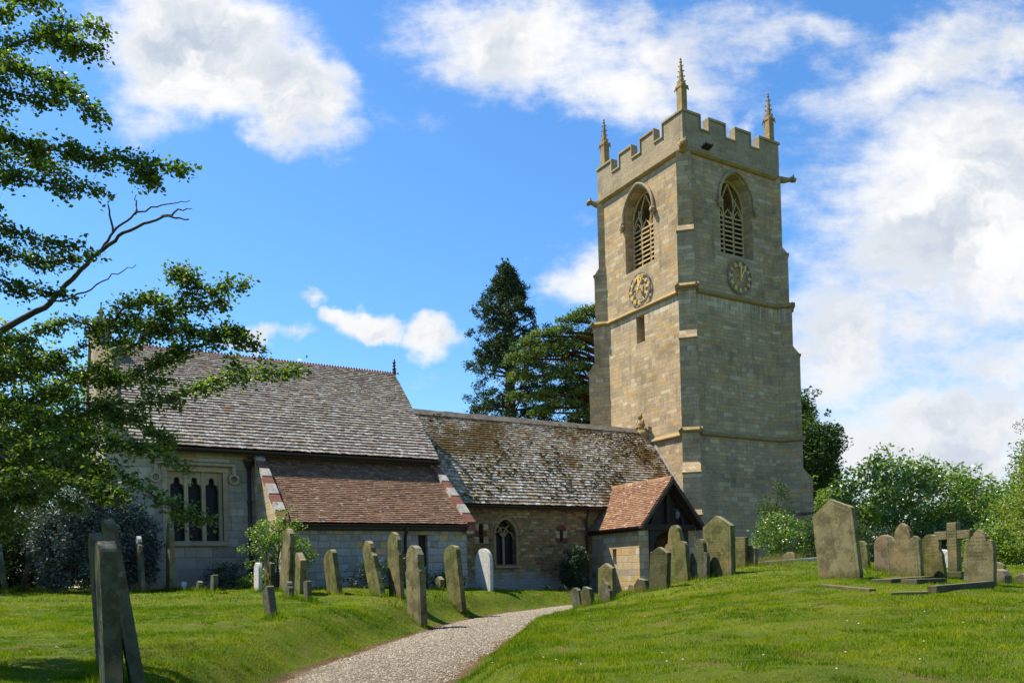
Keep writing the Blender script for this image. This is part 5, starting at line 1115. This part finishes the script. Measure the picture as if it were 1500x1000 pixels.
# giant sequoia behind the nave
sx, sy = 6.9, 25.7; z = .6; t = empty('sequoia_tree', (sx, sy, z)); tag(t, 'tall dark conical evergreen with a ragged outline behind the nave roof', 'tree')
cl = []
for i in range(620):
    zz = 4+19.3*rng.random()**.9; f = (zz-4)/19.3; rad = 3.1*(1-f)**.62+.95*(1-f**9); a = rng.random()*6.28; k = rng.uniform(.62, 1.16)
    rad *= 1+.42*mnoise.noise(Vector((math.cos(a)*1.6, math.sin(a)*1.6, zz*.6)))*1.5
    q_ = rng.uniform(.42, .85)*(1-.3*f)
    cl.append((sx+rad*k*math.cos(a), sy+rad*k*math.sin(a), zz-.12*rad*k, q_))
    if i % 2: cl.append((sx+rad*(k-.3)*math.cos(a), sy+rad*(k-.3)*math.sin(a), zz+.1, q_*.8))
for i in range(14): cl.append((sx+rng.normal(0, .25), sy+rng.normal(0, .25), 22.0+.14*i, .6-.034*i))
cl = np.array(cl); leaves('crown', clump_pts(cl, 430, .2, .8)-np.array([sx, sy, z]), .17, MT['l_seq'], t, .5, .1, .2)
mb = MB(); mb.tube([(0, 0, -1), (0, 0, 6), (.1, 0, 14), (.1, 0, 21.5)], [.8, .6, .35, .08], 10)
for i in rng.choice(len(cl), 150, False): e = cl[i]; mb.tube([(.1, 0, e[2]-z-.5), (e[0]-sx, e[1]-sy, e[2]-z)], [.10, .03], 5)
mb.build('trunk', MT['barkred'], t, smooth=True)

# cedar with level plates of foliage, left of the tower
cx0, cy0 = 9.4, 15.6; z = .6; t = empty('cedar_tree', (cx0, cy0, z)); tag(t, 'spreading cedar with drooping flat plates of foliage beside the tower', 'tree')
pts = []; mb = MB(); mb.M = Matrix.Translation((-cx0, -cy0, -z))
mb.tube([(cx0, cy0, z-1), (cx0, cy0, 8), (cx0-.5, cy0+.2, 14), (cx0-1, cy0+.4, 17)], [.75, .6, .4, .12], 10)
CED2 = CED+[(a+rng.uniform(.4, 1.6), b+rng.uniform(.3, 2), c-rng.uniform(.2, 1.0), d*.9, e) for a, b, c, d, e in CED]+[(cx0+3*math.cos(k), cy0+3.5*math.sin(k), 11+k*.9, 1.8, .6) for k in np.linspace(-1.2, 2.2, 12)]
for (a, b, c, rx, rz) in CED2:
    n = int(950*rx); th = rng.random(n)*6.28; rr = np.sqrt(rng.random(n))*rx*1.02; lob = 1+.25*np.sin(th*5+a*7)+.15*np.sin(th*9+c)
    pts.append(np.c_[a+rr*lob*np.cos(th), b+rr*lob*np.sin(th), c-.22*(rr*lob)**2/rx+rng.normal(0, rz*.28, n)])
    o_ = Vector((cx0-.4, cy0+.2, max(4, min(15.5, c-1.2)))); e_ = Vector((a, b, c-.15)); mb.tube([o_, o_.lerp(e_, .5)+Vector((0, 0, .5)), e_], [.16, .10, .03], 6)
    for q in range(4): mb.tube([e_, e_+Vector((rx*.8*math.cos(q*1.6+a), rx*.8*math.sin(q*1.6+a), -.2*rx))], [.03, .01], 4)
leaves('crown', np.concatenate(pts)-np.array([cx0, cy0, z]), .21, MT['l_ced'], t, .4, .6, .3)
mb.build('trunk', MT['barkred'], t, smooth=True)

# right of the tower
bushy('yew_tree', 'dark evergreen tree rising just right of the tower', 'tree', (17.7, 10.3, 6.3), (3.7, 3.4, 5.2), 280, (.6, 1.0), .24, .45, 330, 'l_yew', 'barkred')
bushy('laurel_bush', 'big glossy broad-leaved bush behind the headstones right of the tower', 'bush', (13.8, .2, 2.9), (4.6, 4.0, 3.3), 300, (.45, .8), .22, .5, 180, 'l_laurel', surf=.82)
bushy('laurel_bush', 'lower right end of the glossy hedge, behind the cross', 'bush', (16.0, -2.6, 2.4), (3.2, 2.4, 2.4), 90, (.4, .7), .18, .5, 210, 'l_laurel')
bushy('yew_tree', 'yellow-green layered evergreen cut by the right edge', 'tree', (1.55, -13.6, 2.7), (1.75, 1.7, 2.25), 120, (.3, .55), .10, .4, 900, 'l_lime', 'barkred')
bushy('conifer', 'thin dark branch tips above the layered evergreen at the right edge', 'tree', (2.9, -12.6, 3.4), (1.3, 1.3, 2.0), 60, (.2, .4), .10, .35, 900, 'l_yew', 'barkred')
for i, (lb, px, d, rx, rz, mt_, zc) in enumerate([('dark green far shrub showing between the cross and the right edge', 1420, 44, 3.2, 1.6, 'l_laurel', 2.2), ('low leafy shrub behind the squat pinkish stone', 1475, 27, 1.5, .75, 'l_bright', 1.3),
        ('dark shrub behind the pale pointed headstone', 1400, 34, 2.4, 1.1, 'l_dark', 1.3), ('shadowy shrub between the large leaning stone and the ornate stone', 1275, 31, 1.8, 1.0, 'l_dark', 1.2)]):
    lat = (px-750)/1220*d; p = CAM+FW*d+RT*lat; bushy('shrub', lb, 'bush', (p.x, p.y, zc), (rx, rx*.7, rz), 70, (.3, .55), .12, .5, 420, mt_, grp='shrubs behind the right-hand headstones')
# far tree line behind everything
def far_tree(lb, px, d, top, rx, mt_, lf=.35):
    lat = (px-750)/1220*d; p = CAM+FW*d+RT*lat; h = CAM.z+(839-(px-750)*ROLL-top)/1220*d; c = (p.x, p.y, h*.55)
    return bushy('leafy_tree', lb, 'tree', c, (rx, rx, h*.47), 110, (rx*.16, rx*.30), lf, .6, 70, mt_, nl=10, grp='trees beyond the churchyard')
far_tree('yellow-green sunlit tree behind the chancel gable at the left', 45, 44, 508, 4.0, 'l_lime', .26)
far_tree('pale green tree showing through branches beside the chancel gable', 130, 47, 535, 3.0, 'l_bright', .26)
far_tree('dark tree in the gap behind the left churchyard corner', -60, 37, 560, 4.2, 'l_dark', .24)
far_tree('distant tree just right of the glossy bush', 1440, 75, 736, 4.5, 'l_laurel', .4)
far_tree('distant tree beyond the right-hand evergreen', 1530, 70, 700, 5, 'l_laurel', .4)
# left side masses
bushy('cypress_bush', 'sprawling blue-grey evergreen bush at the chancel corner', 'bush', (-22.3, -1.0, 1.85), (1.45, .8, 1.55), 200, (.22, .42), .10, .4, 1500, 'l_blue', 'barkred')
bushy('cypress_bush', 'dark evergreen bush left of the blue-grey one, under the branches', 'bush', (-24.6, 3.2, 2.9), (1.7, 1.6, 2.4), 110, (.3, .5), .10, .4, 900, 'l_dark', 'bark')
bushy('hawthorn_bush', 'leafy green thicket low at the left edge', 'bush', (-25.6, .8, 2.6), (1.5, 1.7, 2.3), 110, (.3, .5), .10, .5, 800, 'l_haw', 'bark')
bushy('shrub', 'airy bright green shrub against the left corner of the tiled lean-to', 'shrub', (-18.2, -3.65, 1.6), (.9, .65, 1.1), 70, (.10, .24), .075, .5, 1900, 'l_bright', 'bark', surf=.5)
for lb, c, r, n, mt_, lf, per in [('low dark leafy plant at the foot of the downpipe left of the vestry', (-18.9, -1.3, .95), (.75, .5, .42), 30, 'l_dark', .07, 2200), ('yellow-green weeds at the wall foot left of the vestry', (-18.5, -2.2, .8), (.55, .4, .26), 22, 'l_bright', .07, 2200),
        ('dark shrub at the vestry wall between leaning headstones', (-15.6, -3.7, .85), (.75, .5, .52), 36, 'l_dark', .07, 2200), ('dark leafy shrub under the vestry downpipe', (-14.4, -3.6, .95), (.55, .45, .65), 34, 'l_dark', .07, 2200),
        ('spiky dark plant by the vestry door', (-13.1, -3.4, .75), (.45, .35, .35), 22, 'l_yew', .09, 1900), ('dark clipped conical bush against the nave wall', (-6.6, -.75, .85), (.55, .5, .98), 120, 'l_dark', .06, 3200)]:
    bushy('shrub', lb, 'shrub', c, r, n, (.12, .22), lf, .4, per, mt_, surf=.7, grp='shrubs and weeds along the church wall')
bushy('shrub', 'broad-leaved light shrub before the shaded tower wall', 'shrub', (-4.95, -8.7, 1.6), (.9, .8, .75), 55, (.12, .28), .085, .5, 1300, 'l_laurel')
bushy('shrub', 'dark feathery shrub right of the light one before the tower', 'shrub', (-2.6, -8.6, 1.6), (1.15, .9, .95), 80, (.2, .35), .09, .35, 1300, 'l_yew')
bushy('conifer', 'small dark spiky conifer rising behind the tower shrubs', 'shrub', (-3.3, -7.2, 2.3), (.55, .5, 1.25), 50, (.12, .25), .08, .3, 2200, 'l_yew')
bushy('shrub', 'dark red shrub between the tower corner and the large leaning headstone', 'shrub', (-1.25, -6.75, 1.3), (.32, .32, .6), 20, (.14, .22), .07, .5, 1800, 'l_red')
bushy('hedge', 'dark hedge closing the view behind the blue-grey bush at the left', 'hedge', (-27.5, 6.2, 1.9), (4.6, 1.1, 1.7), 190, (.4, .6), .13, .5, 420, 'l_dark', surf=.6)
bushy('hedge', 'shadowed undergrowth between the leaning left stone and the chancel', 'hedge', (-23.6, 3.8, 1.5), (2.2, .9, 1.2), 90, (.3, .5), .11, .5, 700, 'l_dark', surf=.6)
# dry stalks on the bank before the tower shrubs, long grass round stones
n = 2600; x = rng.normal(-6.9, .55, n); y = rng.normal(-9.75, .55, n); z = ground(x, y); h = rng.uniform(.10, .34, n); a = rng.random(n)*6.28; l = rng.normal(0, .3, n)
V = np.stack([np.c_[x-.004, y, z], np.c_[x+.004, y+.003, z], np.c_[x+np.cos(a)*l*h, y+np.sin(a)*l*h, z+h]], 1).reshape(-1, 3)
tag(np_mesh('dry_stalks', V, np.arange(3*n).reshape(-1, 3), MT['l_dry']), 'straw coloured dead stalks on the bank before the tower shrubs', 'dead stalks', kind='stuff')
xs, ys = [], []
for o in list(bpy.data.objects):
    if o.name.split('.')[0] in ('headstone', 'grave_cross', 'grave_kerb', 'ledger_slab', 'kerb_wall'):
        c = o.matrix_world.translation; k = 260; a = rng.random(k)*6.28; xs.append(c.x+np.cos(a)*rng.uniform(.03, .17, k)); ys.append(c.y+np.sin(a)*rng.uniform(.1, .48, k))
x = np.concatenate(xs); y = np.concatenate(ys); n = len(x); z = ground(x, y); h = rng.uniform(.05, .17, n); a = rng.random(n)*6.28; l = rng.normal(0, .45, n)
V = np.stack([np.c_[x-.005, y, z], np.c_[x+.005, y+.003, z], np.c_[x+np.cos(a)*l*h, y+np.sin(a)*l*h, z+h]], 1).reshape(-1, 3)
tag(np_mesh('long_grass', V, np.arange(3*n).reshape(-1, 3), MT['l_blade']), 'longer unmown grass tufts round the feet of the gravestones', 'grass', kind='stuff')
# daisies and clover heads
x, y, d = frustum_pts(260, 5.5, 20, 0, 1500); k = kp(x, y, pathinfo(x, y)[0], 0*x) & (wav(x*.8, y*.7+2) > .1); x, y = x[k], y[k]; mb = MB()
for a_, b_ in zip(x, y): z = gz(a_, b_)+.035; mb.lathe((a_, b_, z), [(.004, 0), (.009, .004), (.003, .008)], 6)
tag(mb.build('daisies', simple('white_petal', (.6,.6,.55), (.45,.45,.4), 5, .8)), 'tiny white daisies scattered over the lawn', 'daisies', kind='stuff')

# ---- hawthorn overhanging from the left
Q = Vector((-25.7, -15.5, 0)); zt = gz(Q.x, Q.y); t = empty('hawthorn_tree', (Q.x, Q.y, zt)); tag(t, 'near hawthorn tree reaching leafy branches in from the left', 'tree')
mb = MB(); mb.M = Matrix.Translation((-Q.x, -Q.y, -zt)); top = Vector((-25.5, -15.6, 4.6))
mb.tube([Q+Vector((0, 0, zt-.3)), Q+Vector((.1, .1, 1.5)), Vector((-25.6, -15.5, 3.0)), top, Vector((-25.7, -15.4, 6.6))], [.24, .19, .16, .10, .03], 10)
LP = []
def twigs(p, dirn, L, lv):
    q = [p]; d = dirn.normalized()
    for i in range(3): d = (d+Vector((random.uniform(-.35, .35), random.uniform(-.35, .35), random.uniform(-.3, .22)))).normalized(); q.append(q[-1]+d*L/3)
    mb.tube(q, [.0055*(1+lv), .0045, .003, .0015], 4, False)
    for s_ in np.arange(.12, 1.0, .085):
        k = s_*3; i = min(int(k), 2); c = q[i].lerp(q[i+1], k-i)
        for j in range(random.randint(2, 5)): LP.append((c.x+random.gauss(0, .042), c.y+random.gauss(0, .042), c.z+random.gauss(0, .036)))
    if lv > 0:
        for i in (1, 2): twigs(q[i], (d+Vector((random.uniform(-1, 1), random.uniform(-1, 1), random.uniform(-.7, .5)))), L*.6, lv-1)
for k in range(36):   # the lower, denser sprays
    zs_ = random.uniform(1.35, 3.0); l0 = -6.3; l1 = random.uniform(-5.3, -3.75-.45*abs(zs_-2.)); d0 = random.uniform(7.4, 9.2)
    HAW.append((False, [tuple(CAM.xy+(FW*(d0-.35*f_)+RT*(l0+(l1-l0)*f_)).xy)+(zs_+.35*math.sin(f_*2.6)+random.uniform(-.06, .06)-.2*f_,) for f_ in (0, .25, .5, .75, 1)]))
for bare, pl in HAW:
    pl = [Vector(p) for p in pl]; n = len(pl); limb = bare and n > 6
    # smooth + little kinks
    fine = []
    for i in range(n-1):
        for k in range(5):
            f = k/5; fine.append(pl[i].lerp(pl[i+1], f)+Vector((random.gauss(0, .008), random.gauss(0, .008), random.gauss(0, .008))))
    fine.append(pl[-1]); m_ = len(fine); r0 = .040 if limb else (.010 if bare and n < 5 else .011)
    mb.tube(fine, [r0*(1-.9*i/(m_-1))+.002 for i in range(m_)], 6, False)
    if not (bare and n < 6) or n == 5:
        a = pl[0]; src = Vector((-25.55, -15.55, min(6.2, max(1.6, a.z*.8))))
        if a.dot(RT)-CAM.dot(RT) < -.60*(a.dot(FW)-CAM.dot(FW)) and (not bare or limb) and (a-src).length < 3.5: mb.tube([src, src.lerp(a, .5)+Vector((0, 0, .15)), a], [r0*2.2, r0*1.6, r0], 6, False)
    if not bare:
        L = 0
        for i in range(m_-1):
            seg_ = fine[i+1]-fine[i]; k = max(1, int(seg_.length/.055+.5)); fr = i/(m_-1)
            for j in range(k):
                p = fine[i].lerp(fine[i+1], random.random()); side = Vector((random.uniform(-1, 1), random.uniform(-1, 1), random.uniform(-.8, .6)))
                twigs(p, seg_.normalized()*1.1+side, random.uniform(.08, .21)*(1.2-.6*fr), 1 if random.random() < .35*(1-fr) else 0)
leaves('crown', np.array(LP)-np.array([Q.x, Q.y, zt]), .042, MT['l_haw'], t, .7, .25)
# the rest of its crown, out of the picture to the left, which shades the near lawn
cl = np.r_[ell_clumps((-25.6, -14.9, 4.9), (2.7, 2.7, 2.6), 190, (.25, .45), .6), ell_clumps((-26.2, -15.2, 7.0), (1.6, 1.6, 1.2), 50, (.2, .35), .6)]
lat = (cl[:, 0]-CAM.x)*RT.x+(cl[:, 1]-CAM.y)*RT.y; dep = (cl[:, 0]-CAM.x)*FW.x+(cl[:, 1]-CAM.y)*FW.y
cl = cl[(750+1220*(lat+.45)/np.maximum(dep, .1)) < 0]
leaves('outer_crown', clump_pts(cl, 700, .4)-np.array([Q.x, Q.y, zt]), .045, MT['l_haw'], t, .75)
mb.build('trunk', MT['bark'], t, smooth=True)

# low wall, hedge and shed beyond
mb = MB(); mb.box(-4.5, 4.5, -.15, .15, -.4, .62); mb.box(-4.5, 4.5, -.19, .19, .622, .70); o = mb.build('boundary_wall', MT['nave'], None); o.location = (-27.5, 8.5, .7); tag(o, 'low brown stone wall in shade beyond the left headstones', 'wall')
p = CAM+FW*48+RT*((1383-750)/1220*48); sh = empty('garden_shed', (p.x, p.y, .3)); tag(sh, 'low shed with a pale tiled roof glimpsed behind the stone cross', 'shed')
mb = MB(); mb.box(-1.6, 1.6, -1.2, 1.2, -.3, .9); mb.build('wall', MT['nave'], sh)
mb = MB()
for i in range(8): mb.box(-1.8, 1.8, -1.4+i*.17, -1.2+i*.17, .86+i*.12, .91+i*.12); mb.box(-1.8, 1.8, 1.2-i*.17, 1.4-i*.17, .86+i*.12, .91+i*.12)
mb.prism([(-1.35, .82), (0, 1.75), (1.35, .82)], -1.78, 1.78, 'x'); mb.build('roof', MT['shedtile'], sh)
print('objects', len(bpy.data.objects), 'tris', sum(len(o.data.polygons) for o in bpy.data.objects if o.type == 'MESH'))
